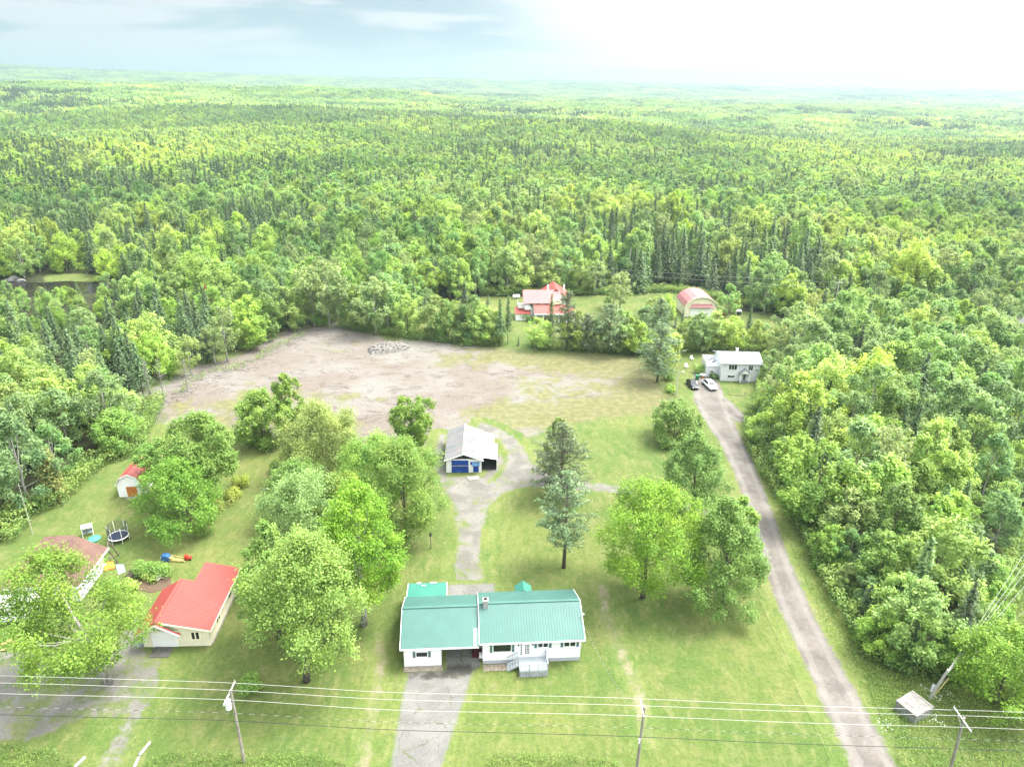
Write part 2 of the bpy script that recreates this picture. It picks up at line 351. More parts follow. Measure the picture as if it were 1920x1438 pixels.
M['brown_shingle'] = shingle_mat('brown_asphalt_shingle', (.125, .072, .060), (.165, .100, .083)); M['grey_shingle'] = shingle_mat('grey_asphalt_shingle', (.165, .170, .178), (.205, .210, .220))
M['orange'] = plain('orange_wood_door', (0.385, 0.147, 0.032), .7, .12, 3); M['orange_cloth'] = plain('orange_tarp', (.72, .22, .04), .7, .1)
M['pole'] = plain('grey_weathered_pole', (0.238, 0.217, 0.189), .9, .2, 1.5); M['pole_pale'] = plain('silvered_timber', (0.385, 0.378, 0.350), .8, .12, 2); M['transformer'] = plain('light_grey_enamel', (.66, .69, .72), .4, .05)
M['wire_pale'] = plain('bare_aluminium_wire', (.40, .40, .39), .4, .05); M['wire_dark'] = plain('black_cable', (0.028, 0.032, 0.032), .6, .1)
M['ceramic'] = plain('grey_porcelain', (0.350, 0.350, 0.350), .3, .1)
M['rock'] = plain('pale_rock', (.175, .165, .150), .9, .3, 1.6, dirt=(0.140, 0.140, 0.105)); M['rock_dark'] = plain('grey_boulder', (0.154, 0.154, 0.147), .9, .3, 1.2)
M['rail'] = plain('dark_red_step', (0.070, 0.015, 0.021), .7, .2)
M['plank'] = plain('fresh_sawn_plank', (0.434, 0.266, 0.119), .8, .18, 4); M['stump'] = plain('weathered_stump_wood', (0.112, 0.091, 0.077), .95, .3, 4)
M['log'] = plain('bleached_log', (0.420, 0.413, 0.392), .9, .12, 3)
M['car_black'] = plain('black_car_paint', (0.008, 0.010, 0.013), .18, .2, spec=.6); M['car_white'] = plain('white_car_paint', (.80, .80, .80), .2, .03, spec=.6)
M['tyre'] = plain('tyre_rubber', (0.014, 0.014, 0.014), .9, .2); M['rim'] = plain('alloy_rim', (0.315, 0.315, 0.322), .35, .1); M['lamp'] = plain('clear_headlamp', (0.455, 0.469, 0.490), .15, .05)
M['red_paint'] = plain('red_enamel', (0.350, 0.021, 0.014), .4, .1); M['blue_toy'] = plain('blue_plastic', (.03, .10, .28), .5, .1); M['yellow_toy'] = plain('yellow_plastic', (.38, .33, .12), .5, .1); M['red_toy'] = plain('red_plastic', (0.455, 0.035, 0.021), .4, .1)
M['green_bin'] = plain('green_plastic', (0.021, 0.140, 0.056), .5, .15); M['mint'] = plain('mint_plastic', (0.070, 0.434, 0.294), .4, .1); M['poolblue'] = plain('pale_blue_tarp', (0.231, 0.420, 0.462), .5, .1)
M['net'] = plain('dark_safety_net', (0.035, 0.049, 0.063), .8, .2); M['navy'] = plain('navy_mat', (0.021, 0.032, 0.063), .7, .2); M['slate'] = plain('blue_grey_gravel', (0.189, 0.217, 0.238), .9, .25, 3)
M['bark'] = plain('grey_brown_bark', (0.105, 0.091, 0.077), .95, .3, 3); M['bark_pale'] = plain('pale_birch_bark', (0.322, 0.308, 0.280), .85, .25, 2.5, dirt=(0.070, 0.063, 0.056)); M['bark_dead'] = plain('dead_grey_wood', (0.182, 0.168, 0.161), .9, .2, 2)
M['mulch'] = plain('brown_mulch', (0.091, 0.063, 0.042), .95, .3, 5); M['paver'] = plain('sandy_paving_stone', (0.231, 0.196, 0.154), .9, .25, 3)
def mat_water():
    n = NT('dark_pond_water'); n.bump(n.noise(n.pos(), 1.5, 3), .1, .05); n.b.inputs['Specular IOR Level'].default_value = .5
    return n.fin(n.mix(n.ramp(n.noise(n.pos(), .1, 3), .4, .6), (.012, .010, .012), (.022, .018, .014)), .12)
M['water'] = mat_water()
LM = {
 'maple_bright': leaf_mat('leaves_bright_maple', (0.130, 0.235, 0.042), (0.260, 0.365, 0.063), .36, .06),
 'maple_mid': leaf_mat('leaves_mid_maple', (0.131, 0.284, 0.032), (0.295, 0.483, 0.056), .34, .07),
 'maple_dark': leaf_mat('leaves_deep_maple', (.115, .235, .032), (.225, .375, .058), .30, .06),
 'cool': leaf_mat('leaves_cool_poplar', (.120, .235, .052), (.250, .405, .095), .32, .06),
 'olive': leaf_mat('leaves_olive_willow', (0.175, 0.273, 0.062), (0.361, 0.473, 0.109), .34, .07),
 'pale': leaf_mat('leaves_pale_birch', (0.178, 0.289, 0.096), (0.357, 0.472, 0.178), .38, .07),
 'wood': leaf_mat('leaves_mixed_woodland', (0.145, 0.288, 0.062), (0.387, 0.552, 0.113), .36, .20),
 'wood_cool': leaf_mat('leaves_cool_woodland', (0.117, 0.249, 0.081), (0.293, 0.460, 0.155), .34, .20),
 'yellow': leaf_mat('leaves_yellow_shrub', (.230, .310, .050), (.400, .470, .080), .38, .06),
 'spruce': leaf_mat('needles_spruce', (.048, .092, .038), (.135, .215, .075), .14, .22),
 'spruce_green': leaf_mat('needles_fir', (0.076, 0.162, 0.042), (0.190, 0.304, 0.068), .15, .25),
 'pine': leaf_mat('needles_white_pine', (0.123, 0.209, 0.099), (0.285, 0.389, 0.186), .20, .12),
 'pine_grey': leaf_mat('needles_grey_pine', (0.114, 0.162, 0.085), (0.228, 0.294, 0.162), .18, .10),
 'gold': leaf_mat('needles_golden_cedar', (0.168, 0.210, 0.035), (0.301, 0.322, 0.063), .25, .15),
 'dead': leaf_mat('dry_grey_twigs', (.16, .145, .13), (.26, .24, .22), .05, .12),
 'rusty': leaf_mat('rust_red_needles', (.26, .07, .03), (.42, .13, .06), .1, .1),
 'weed': leaf_mat('weeds_and_ferns', (0.126, 0.273, 0.038), (0.441, 0.550, 0.074), .36, .12),
 'brush': leaf_mat('leaves_brush', (.100, .200, .045), (.255, .360, .080), .36, .10),
 'flower': leaf_mat('white_daisies', (.70, .70, .66), (.82, .82, .80), .2, .02),
}

# ------------------------------------------------------------------ noise, polygons, terrain
def vnoise(x, y, seed=0):
    x = np.asarray(x, float); y = np.asarray(y, float); xi = np.floor(x).astype(np.int64); yi = np.floor(y).astype(np.int64); xf = x - xi; yf = y - yi
    def h(a, b):
        n = (a * 374761393 + b * 668265263 + seed * 974634777) & 0x7fffffff; n = ((n ^ (n >> 13)) * 1274126177) & 0x7fffffff; return ((n ^ (n >> 16)) & 0xffff) / 65535.0
    u = xf * xf * (3 - 2 * xf); v = yf * yf * (3 - 2 * yf)
    return (h(xi, yi) * (1 - u) + h(xi + 1, yi) * u) * (1 - v) + (h(xi, yi + 1) * (1 - u) + h(xi + 1, yi + 1) * u) * v

def sstep(a, b, x):
    t = np.clip((np.asarray(x, float) - a) / (b - a), 0, 1); return t * t * (3 - 2 * t)

def sdf(poly, x, y):
    """distance inside a polygon (positive inside)"""
    P = np.asarray(poly, float)[:, :2]; x = np.asarray(x, float); y = np.asarray(y, float); d = np.full(x.shape, 1e18); ins = np.zeros(x.shape, bool)
    for i in range(len(P)):
        ax, ay = P[i]; bx, by = P[(i + 1) % len(P)]; ex, ey = bx - ax, by - ay; wx, wy = x - ax, y - ay
        t = np.clip((wx * ex + wy * ey) / (ex * ex + ey * ey + 1e-12), 0, 1); d = np.minimum(d, (wx - ex * t) ** 2 + (wy - ey * t) ** 2)
        c = (ay > y) != (by > y); ins ^= c & (x < ex * (y - ay) / (ey if abs(ey) > 1e-12 else 1e-12) + ax)
    return np.where(ins, 1, -1) * np.sqrt(d)

def gpoly(pts): return [tuple(at(*p)[:2]) for p in pts]

PXS = [-600, 0, 300, 600, 960, 1200, 1500, 1920, 2500]
def terrain(x, y):
    x = np.asarray(x, float); y = np.asarray(y, float); r = np.hypot(x, y); px = 960 + 1340 / math.cos(PITCH) * np.clip(x / np.maximum(y, 1e-3), -3, 3); px = np.where(y <= 0, np.where(x < 0, -600, 2500), px)
    far = np.interp(px, PXS, [150, 130, 112, 100, 105, 96, 76, 72, 70])
    z = far * sstep(3600, 7000, r) * (1 + .10 * (vnoise(px / 170, r / 1500, 5) - .5))
    lw = np.interp(px, [-600, 0, 620, 800, 960, 1200, 1900], [1, 1, .93, .55, .25, .12, 0])
    z = z + lw * 36 * sstep(900, 2500, r) * (1 - .8 * sstep(2700, 4200, r))
    und = (vnoise(x / 420, y / 300, 1) - .5) * 26 + (vnoise(x / 150, y / 130, 2) - .5) * 9
    z = z + und * sstep(380, 1100, r) * (1 - .5 * sstep(2600, 5000, r))
    return z - 6 * sstep(300, 800, r) * sstep(960, 1500, px) * (1 - sstep(1500, 3000, r))

OPEN = gpoly([(-700, 1750), (-500, 1180), (-150, 1080), (0, 1018), (40, 968), (95, 945), (150, 893), (185, 866), (240, 852), (262, 805), (288, 752), (335, 735), (385, 700), (448, 690), (512, 655),
              (548, 640), (575, 617), (640, 612), (652, 588), (780, 575), (900, 556), (1060, 556), (1150, 553), (1260, 548), (1350, 562), (1392, 585), (1455, 586), (1468, 612), (1452, 645), (1436, 700),
              (1432, 748), (1412, 790), (1412, 830), (1440, 885), (1482, 945), (1528, 1015), (1560, 1085), (1592, 1155), (1632, 1225), (1712, 1262), (1790, 1262), (1830, 1172), (1858, 1090), (1880, 1020), (1930, 960), (2100, 900), (2500, 1000), (2700, 1750)])
POND = gpoly([(-260, 522), (-20, 527), (20, 524), (75, 528), (120, 524), (180, 527), (235, 533), (215, 545), (150, 552), (60, 556), (-80, 556), (-260, 560)])
BANK = gpoly([(88, 514), (150, 513), (195, 520), (185, 527), (80, 527)])

def build_ground():
    def axis(lo, hi, step, far, g=1.13):
        a = list(np.arange(lo, hi + .1, step)); s = step; v = hi
        while v < far: s *= g; v += s; a.append(v)
        s = step; v = lo; b = []
        while v > -far: s *= g; v -= s; b.append(v)
        return np.array(b[::-1] + a)
    xs = axis(-175, 190, 2.0, 11000); ys = axis(24, 262, 2.0, 11000)
    X, Y = np.meshgrid(xs, ys); Z = terrain(X, Y); near = (np.abs(X) < 500) & (Y < 700) & (Y > -200)
    wood = np.ones(X.shape); wood[near] = np.clip(.5 - np.maximum(sdf(OPEN, X[near], Y[near]), sdf(BANK, X[near], Y[near])) / 4.0, 0, 1)
    wood[(Y < 24) & (np.abs(X) < 500)] = 0; wood[Y < 0] = 0
    pd = sdf(POND, X[near], Y[near]); zz = Z[near]; zz = zz - .8 * sstep(-1.0, 2.0, pd); Z[near] = zz
    ny, nx = X.shape; V = np.stack([X, Y, Z], -1).reshape(-1, 3); i = np.arange(nx * ny).reshape(ny, nx)
    Fq = np.stack([i[:-1, :-1], i[:-1, 1:], i[1:, 1:], i[1:, :-1]], -1).reshape(-1, 4)
    me = mesh_np('ground', V, Fq, [M['ground']], attrs={'wood': ('POINT', wood.ravel())}, smooth=True)
    tag(link(bpy.data.objects.new('ground', me)), kind='structure')
build_ground()

def sheet(name, polys, mat, z, cell=.5, margin=1.2, extra=None):
    """ground sheet following polygons; attribute edge = distance inside the outline"""
    P = np.concatenate([np.array(p)[:, :2] for p in polys]); x0, y0 = P.min(0) - margin - cell; x1, y1 = P.max(0) + margin + cell
    xs = np.arange(x0, x1, cell); ys = np.arange(y0, y1, cell); X, Y = np.meshgrid(xs, ys); S = np.full(X.shape, -1e9)
    for p in polys: S = np.maximum(S, sdf(p, X, Y))
    i = np.arange(X.size).reshape(X.shape); keep = (np.maximum(np.maximum(S[:-1, :-1], S[1:, 1:]), np.maximum(S[1:, :-1], S[:-1, 1:])) > -margin)
    Fq = np.stack([i[:-1, :-1], i[:-1, 1:], i[1:, 1:], i[1:, :-1]], -1)[keep]
    used = np.unique(Fq); re = np.zeros(X.size, int); re[used] = np.arange(len(used)); Fq = re[Fq]
    xv, yv = X.ravel()[used], Y.ravel()[used]; V = np.stack([xv, yv, np.full(len(used), z)], -1)
    at_ = {'edge': ('POINT', np.clip(S.ravel()[used], -20, 30))}
    if extra: at_.update({k: ('POINT', f(xv, yv)) for k, f in extra.items()})
    me = mesh_np(name, V, Fq, [mat], attrs=at_); return tag(link(bpy.data.objects.new(name, me)), kind='structure')

def ribbon(px, w):
    """polygon round a centre line given in ground points with half widths"""
    c = [at(*p)[:2] for p in px]; L_, R_ = [], []
    for i, p in enumerate(c):
        t = c[min(i + 1, len(c) - 1)] - c[max(i - 1, 0)]; t = t / np.linalg.norm(t); n = np.array([-t[1], t[0]]); ww = w[i] if isinstance(w, (list, tuple)) else w
        L_.append(tuple(p + n * ww)); R_.append(tuple(p - n * ww))
    return L_ + R_[::-1]

FIELD = gpoly([(236, 784), (262, 744), (318, 722), (372, 688), (438, 674), (498, 642), (538, 626), (566, 602), (628, 606), (720, 640), (800, 640), (900, 652), (1000, 664), (1090, 668), (1190, 672), (1230, 705), (1262, 760), (1180, 775), (1060, 790),
               (1000, 812), (960, 815), (900, 820), (820, 830), (700, 835), (600, 830), (470, 800), (380, 790)])
def veg(x, y):
    v = np.zeros(len(x))
    for px, py, rx, ry, a in ((1150, 720, 22, 26, .30), (1245, 700, 12, 40, .5), (1080, 770, 20, 8, .30), (560, 770, 14, 14, .25), (700, 815, 20, 8, .35), (640, 650, 16, 8, .35), (950, 660, 30, 8, .55), (1120, 795, 18, 10, .45), (860, 690, 9, 5, .25), (520, 740, 12, 6, .35), (700, 745, 10, 4, .35), (380, 760, 14, 6, .3), (1010, 720, 14, 8, .35), (760, 690, 12, 4, .2), (450, 720, 10, 8, .2),
                              (420, 790, 25, 8, .35), (960, 780, 10, 5, .6), (620, 700, 18, 8, .2), (1120, 676, 24, 7, .5)):
        c = at(px, py); v += a * np.exp(-((x - c[0]) / rx) ** 2 - ((y - c[1]) / ry) ** 2)
    return np.clip(v, 0, 1) - .12
sheet('bare_field', [FIELD], M['field'], .012, 1.0, 7.0, {'veg': veg})
ROAD = ribbon([(1660, 1560), (1640, 1438), (1585, 1330), (1540, 1240), (1490, 1140), (1455, 1050), (1425, 960), (1400, 890), (1372, 830), (1348, 790), (1332, 755), (1325, 722), (1318, 700)], [2.4, 2.4, 2.3, 2.2, 2.2, 2.1, 2.1, 2.2, 2.4, 3.0, 3.4, 3.2, 2.2])
ROAD2 = gpoly([(1345, 735), (1372, 752), (1398, 778), (1412, 792), (1380, 792), (1352, 775)])
sheet('gravel_road', [ROAD, ROAD2], M['gravel'], .028, .45, 1.4)
TRACK = gpoly([(854, 1112), (912, 1112), (902, 1050), (905, 1000), (918, 950), (945, 925), (990, 912), (1060, 918), (1150, 925), (1230, 940), (1300, 962), (1390, 985), (1392, 972), (1300, 945), (1215, 918), (1120, 905),
               (1040, 890), (1000, 868), (985, 840), (960, 815), (930, 800), (900, 790), (890, 810), (935, 825), (952, 850), (935, 885), (915, 905), (938, 893), (948, 865), (936, 845), (905, 893), (840, 893), (834, 850), (838, 815), (822, 812), (812, 850), (815, 880), (828, 915), (850, 950), (858, 1010), (852, 1060)])
sheet('gravel_driveway', [TRACK], M['gravel2'], .022, .45, 1.6)
APRON = gpoly([(836, 1094), (930, 1092), (932, 1118), (836, 1122)])
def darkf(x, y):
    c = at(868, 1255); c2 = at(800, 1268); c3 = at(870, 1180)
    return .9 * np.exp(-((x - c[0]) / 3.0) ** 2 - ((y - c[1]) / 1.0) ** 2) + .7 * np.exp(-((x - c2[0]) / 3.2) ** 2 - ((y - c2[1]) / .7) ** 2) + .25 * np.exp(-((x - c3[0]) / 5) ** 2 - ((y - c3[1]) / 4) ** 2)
DRIVE = gpoly([(762, 1258), (832, 1254), (834, 1160), (836, 1122), (900, 1118), (902, 1180), (904, 1250), (890, 1262), (868, 1330), (848, 1390), (828, 1450), (815, 1530), (700, 1530), (728, 1440), (742, 1360), (752, 1300)])
sheet('asphalt_driveway', [DRIVE, APRON], M['asphalt'], .034, .25, .5, {'dark': darkf})
YARD = gpoly([(-420, 1220), (-40, 1215), (60, 1222), (150, 1225), (205, 1215), (250, 1160), (268, 1150), (262, 1195), (272, 1218), (300, 1235), (300, 1290), (285, 1320), (262, 1350), (240, 1400), (225, 1450), (212, 1520), (160, 1520), (180, 1440), (208, 1385),
              (238, 1340), (150, 1350), (60, 1390), (-60, 1395), (-420, 1430)])
M['gravel3'] = mat_road('patchy_gravel', (.118, .113, .102), (.160, .153, .138), (.080, .085, .044), 3.0, weeds=.17)
sheet('gravel_yard', [YARD], M['gravel3'], .020, .45, 1.6)
M['worn'] = mat_road('worn_grass_path', (.150, .140, .080), (.185, .170, .110), (.110, .125, .045), 3.0, weeds=.19)
sheet('path', [ribbon([(1128, 1095), (1136, 1150), (1160, 1215), (1188, 1275), (1205, 1330), (1212, 1390)], .8), ribbon([(708, 1180), (716, 1240), (706, 1300), (690, 1380), (684, 1450)], .7)], M['worn'], .016, .35, .8)
def water():
    sheet('pond', [POND], M['water'], -.35, 1.0, .5)
water()

# ------------------------------------------------------------------ trees
def quads(Pc, Nn, size, rng, aspect=1.0):
    """leaf quads at Pc facing Nn"""
    n = len(Pc); Nn = Nn / (np.linalg.norm(Nn, axis=1, keepdims=True) + 1e-9); a = rng.normal(size=(n, 3)); T = np.cross(Nn, a); T /= np.linalg.norm(T, axis=1, keepdims=True) + 1e-9; B = np.cross(Nn, T)
    s = (size * rng.uniform(.6, 1.35, n))[:, None] * .5; t = s * aspect
    V = np.stack([Pc - T * s, Pc - B * t * rng.uniform(.5, 1, (n, 1)), Pc + T * s, Pc + B * t * rng.uniform(.5, 1, (n, 1))], 1)
    V[:, 1] += Nn * s * .25; V[:, 3] += Nn * s * .25
    return V.reshape(-1, 3)

PROF = {'round': ([0, .12, .35, .6, .82, 1], [.35, .78, 1, .95, .62, .12]), 'drop': ([0, .08, .3, .55, .78, 1], [.55, .88, 1, .84, .52, .08]), 'tall': ([0, .15, .4, .7, .9, 1], [.4, .8, 1, .8, .5, .1]),
        'vase': ([0, .2, .5, .75, .9, 1], [.2, .5, .85, 1, .75, .25]), 'dome': ([0, .15, .4, .7, .9, 1], [.85, 1, .95, .75, .45, .15])}
def broadleaf(h, R, cb, prof, nleaf, lsz, seed, lobes=None, lean=(0, 0), feather=0., aspect=.9):
    """crown quads, trunk mesh builder of a broadleaf tree: lobes of leaf sprays on limbs"""
    rng = np.random.default_rng(seed); K = int((lobes or (26 + R * 7)) * 2.1); zb = h * cb; hc = h - zb; tp, rp = PROF[prof]
    t = np.clip(rng.beta(1.25, 1.1, K), .03, .98); t[0] = .97; ang = np.arange(K) * 2.39996 + rng.uniform(-.4, .4, K); rr = np.interp(t, tp, rp) * R
    asym = 1 + .15 * np.sin(ang + rng.uniform(0, 6)) + .14 * np.sin(3 * ang + rng.uniform(0, 6)) + .13 * np.sin(5 * ang + 9 * t + rng.uniform(0, 6)) + .10 * np.sin(11 * t + 2 * ang + rng.uniform(0, 6))
    rad = rr * asym * np.where(rng.uniform(size=K) < .82, rng.uniform(.70, .97, K), rng.uniform(.1, .6, K))
    C = np.stack([np.cos(ang) * rad, np.sin(ang) * rad, zb + t * hc * .96], 1); C[:, 0] += lean[0] * (C[:, 2] / h) ** 1.5; C[:, 1] += lean[1] * (C[:, 2] / h) ** 1.5
    lr = (R * rng.uniform(.11, .29, K)) * np.interp(t, [0, .8, 1], [1, .85, .6]); lr = np.clip(lr, .35, None)
    w = lr ** 2; cnt = np.maximum((nleaf * w / w.sum()).astype(int), 6); idx = np.repeat(np.arange(K), cnt); n = len(idx)
    d = rng.normal(size=(n, 3)); out = C.copy(); out[:, 2] = (t - .35) * R; out /= np.linalg.norm(out, axis=1, keepdims=True) + 1e-9
    d += out[idx] * .55 + np.array([0, 0, .35]); d /= np.linalg.norm(d, axis=1, keepdims=True)
    q = rng.uniform(.55, 1.08, n) ** .7; q += (rng.uniform(size=n) < .10) * rng.uniform(.05, .4, n)
    sc = np.stack([np.ones(n), np.ones(n), np.full(n, 1.05)], 1)
    Pc = C[idx] + d * sc * (lr[idx] * q)[:, None]
    ns = (rng.uniform(size=n) < .36); K3 = rng.normal(size=(K, 4, 3)) * .55 + out[:, None] * .8 + np.array([0, 0, .95]); K3 /= np.linalg.norm(K3, axis=2, keepdims=True); pk = rng.integers(0, 4, n)
    Pc = np.where(ns[:, None], C[idx] + K3[idx, pk] * (lr[idx] * rng.uniform(.6, 1.75, n))[:, None] + rng.normal(size=(n, 3)) * .09 * R / 4, Pc)
    # twig clusters: gather leaves into small sprays
    g = rng.normal(size=(n // 7 + 1, 3)) * .16 * R / 4; Pc += g[np.arange(n) // 7 % len(g)]
    if feather: Pc[:, :2] += out[idx][:, :2] * (rng.uniform(0, 1, n) ** 2 * feather)[:, None]
    Pc[:, 2] = np.maximum(Pc[:, 2], .12 + rng.uniform(0, .5, n))
    Nn = d * .55 + np.array([0, 0, .85]) + rng.normal(size=(n, 3)) * .45
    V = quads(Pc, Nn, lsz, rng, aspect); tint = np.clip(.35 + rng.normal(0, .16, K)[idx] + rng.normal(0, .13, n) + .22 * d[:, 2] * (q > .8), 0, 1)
    tb = MB(); r0 = max(.09, h * .017); top = np.array([lean[0] * .6, lean[1] * .6, zb + hc * .72]); zs = np.linspace(0, 1, 7); wob = rng.uniform(-.12, .12, (7, 2)) * h * .06
    path = [np.array([lean[0] * .6 * z ** 1.5 + wob[i, 0] * (i > 0), lean[1] * .6 * z ** 1.5 + wob[i, 1] * (i > 0), top[2] * z]) for i, z in enumerate(zs)]
    tb.tube(path, [r0 * (1.35 if i == 0 else 1) * (1 - .82 * z) for i, z in enumerate(zs)], 7)
    for k in range(1, min(K, 15)):
        zt = np.clip(C[k][2] * .55, zb * .75, top[2] * .92); a = zt / top[2]; j = min(int(a * 6), 5); p0 = path[j] + (path[j + 1] - path[j]) * (a * 6 - j)
        mid = (p0 + C[k]) / 2 + np.array([0, 0, -.06 * np.linalg.norm(C[k] - p0)]); tb.tube([p0, mid, C[k]], [r0 * .36 * (1 - a * .5), r0 * .24 * (1 - a * .5), .025], 4, False)
    return V, tint, tb

def spruce(h, R, cb, seed, step=.5, lsz=.34, nb=9, prof=.85, droop=.22):
    rng = np.random.default_rng(seed); zb = h * cb; P, Nn, S, ti = [], [], [], []; z = zb
    while z < h - .15:
        t = (z - zb) / (h - zb); r = R * (1 - t) ** prof * rng.uniform(.78, 1.12) + .12; n = max(4, int(nb * (.45 + .55 * r / R))); a0 = rng.uniform(0, 6.28)
        for k in range(n):
            an = a0 + 6.283 * k / n + rng.uniform(-.2, .2); rl = r * rng.uniform(.75, 1.15); m_ = max(2, int(rl / (lsz * .62)) + 1); s = (np.arange(m_) + .6) / m_
            p = np.stack([np.cos(an) * rl * s, np.sin(an) * rl * s, z + .12 - droop * rl * s ** 1.5 + rng.normal(0, .05, m_)], 1); side = rng.uniform(-1, 1, m_) * .22 * rl * (1 - s * .5)
            p[:, 0] += -np.sin(an) * side; p[:, 1] += np.cos(an) * side; P.append(p)
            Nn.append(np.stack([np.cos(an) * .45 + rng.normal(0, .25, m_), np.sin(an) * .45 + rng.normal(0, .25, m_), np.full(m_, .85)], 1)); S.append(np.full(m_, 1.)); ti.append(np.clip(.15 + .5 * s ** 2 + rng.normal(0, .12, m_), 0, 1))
        z += step * rng.uniform(.75, 1.2) * (1 - .45 * t)
    P = np.concatenate(P); Nn = np.concatenate(Nn); V = quads(P, Nn, lsz * 1.25, rng, .7)
    sp = np.stack([rng.normal(0, .05, 5), rng.normal(0, .05, 5), h - np.linspace(.9, 0, 5)], 1); V2 = quads(sp, rng.normal(size=(5, 3)) * (1, 1, .1), .26, rng, 1.6)
    tb = MB(); r0 = max(.07, h * .011); tb.tube([(0, 0, 0), (0, 0, h * .5), (0, 0, h * .97)], [r0, r0 * .6, .02], 6)
    return np.concatenate([V, V2]), np.concatenate([np.concatenate(ti), np.full(5, .7)]), tb

def pine(h, R, cb, seed, dens=1.0, lsz=.26, top=.0):
    rng = np.random.default_rng(seed); zb = h * cb; tufts = []; tb = MB(); r0 = h * .016; tb.tube([(0, 0, 0), (.05, 0, h * .4), (0, .05, h * .97)], [r0 * 1.2, r0 * .7, .03], 7); z = zb
    while z < h - .3:
        t = (z - zb) / (h - zb); r = R * np.interp(t, [0, .15, .45, .8, 1], [.62, .95, 1, .55, .1]); n = rng.integers(5, 8)
        for k in range(n):
            an = rng.uniform(0, 6.28); rl = r * rng.uniform(.6, 1.12); zt = z + rl * rng.uniform(.05, .35) * (.4 + t); e = np.array([np.cos(an) * rl, np.sin(an) * rl, zt]); tb.tube([(0, 0, z - .1), e * (.55, .55, 1) * (1, 1, 1), e], [r0 * .22, r0 * .14, .02], 4, False)
            for s in np.linspace(.35, 1, max(2, int(rl / .55))):
                tufts.append(np.array([e[0] * s, e[1] * s, z + (zt - z) * s]) + rng.normal(0, .14, 3) + (0, 0, .1))
        z += rng.uniform(.38, .62)
    for s in range(4): tufts.append(np.array([rng.normal(0, .1), rng.normal(0, .1), h - .25 * s]))
    T = np.array(tufts); m_ = int(16 * dens); idx = np.repeat(np.arange(len(T)), m_); n = len(idx); d = rng.normal(size=(n, 3)) + (0, 0, .5); d /= np.linalg.norm(d, axis=1, keepdims=True)
    Pc = T[idx] + d * rng.uniform(.15, .48, (n, 1)) * (1.15, 1.15, .7); V = quads(Pc, d * .5 + (0, 0, .5) + rng.normal(size=(n, 3)) * .5, lsz, rng, .55)
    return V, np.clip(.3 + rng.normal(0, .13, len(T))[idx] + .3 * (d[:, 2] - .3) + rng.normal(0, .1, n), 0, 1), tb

def deadtree(h, R, seed):
    rng = np.random.default_rng(seed); tb = MB(); tb.tube([(0, 0, 0), (.1, 0, h * .5), (0, .1, h)], [h * .014, h * .009, .02], 5)
    for k in range(46):
        z = h * rng.uniform(.2, .97); a = rng.uniform(0, 6.28); r = R * (1.05 - z / h) * rng.uniform(.7, 1.2) + .2; e = (np.cos(a) * r, np.sin(a) * r, z + r * rng.uniform(-.1, .5)); tb.tube([(0, 0, z), e], [.035, .012], 3, False)
        for j in range(3): s = rng.uniform(.4, 1); q = np.array([e[0] * s, e[1] * s, z + (e[2] - z) * s]); tb.tube([q, q + rng.normal(0, .3, 3)], [.016, .008], 3, False)
    return tb

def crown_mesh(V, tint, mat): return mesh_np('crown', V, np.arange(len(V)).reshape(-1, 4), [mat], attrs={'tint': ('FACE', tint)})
def trunk_mesh(tb, mat): return mesh_np('trunk', tb.v, tb.f, [mat], smooth=True)
NTREE = [0]
def place_tree(name, x, y, rz, scale, crown, trunk, label, cat, group=None, z=None):
    r = empty(name, (x, y, float(terrain(x, y)) if z is None else z), rz, label, cat, group); r.scale = scale
    if crown is not None: link(bpy.data.objects.new('crown', crown), r)
    if trunk is not None: link(bpy.data.objects.new('trunk', trunk), r)
    NTREE[0] += 1; return r
def height_from(b, top):
    g = at(*b); lo, hi = .2, 45.
    for _ in range(40):
        mid = (lo + hi) / 2
        if proj(g + [0, 0, mid])[1] < top: hi = mid
        else: lo = mid
    return lo

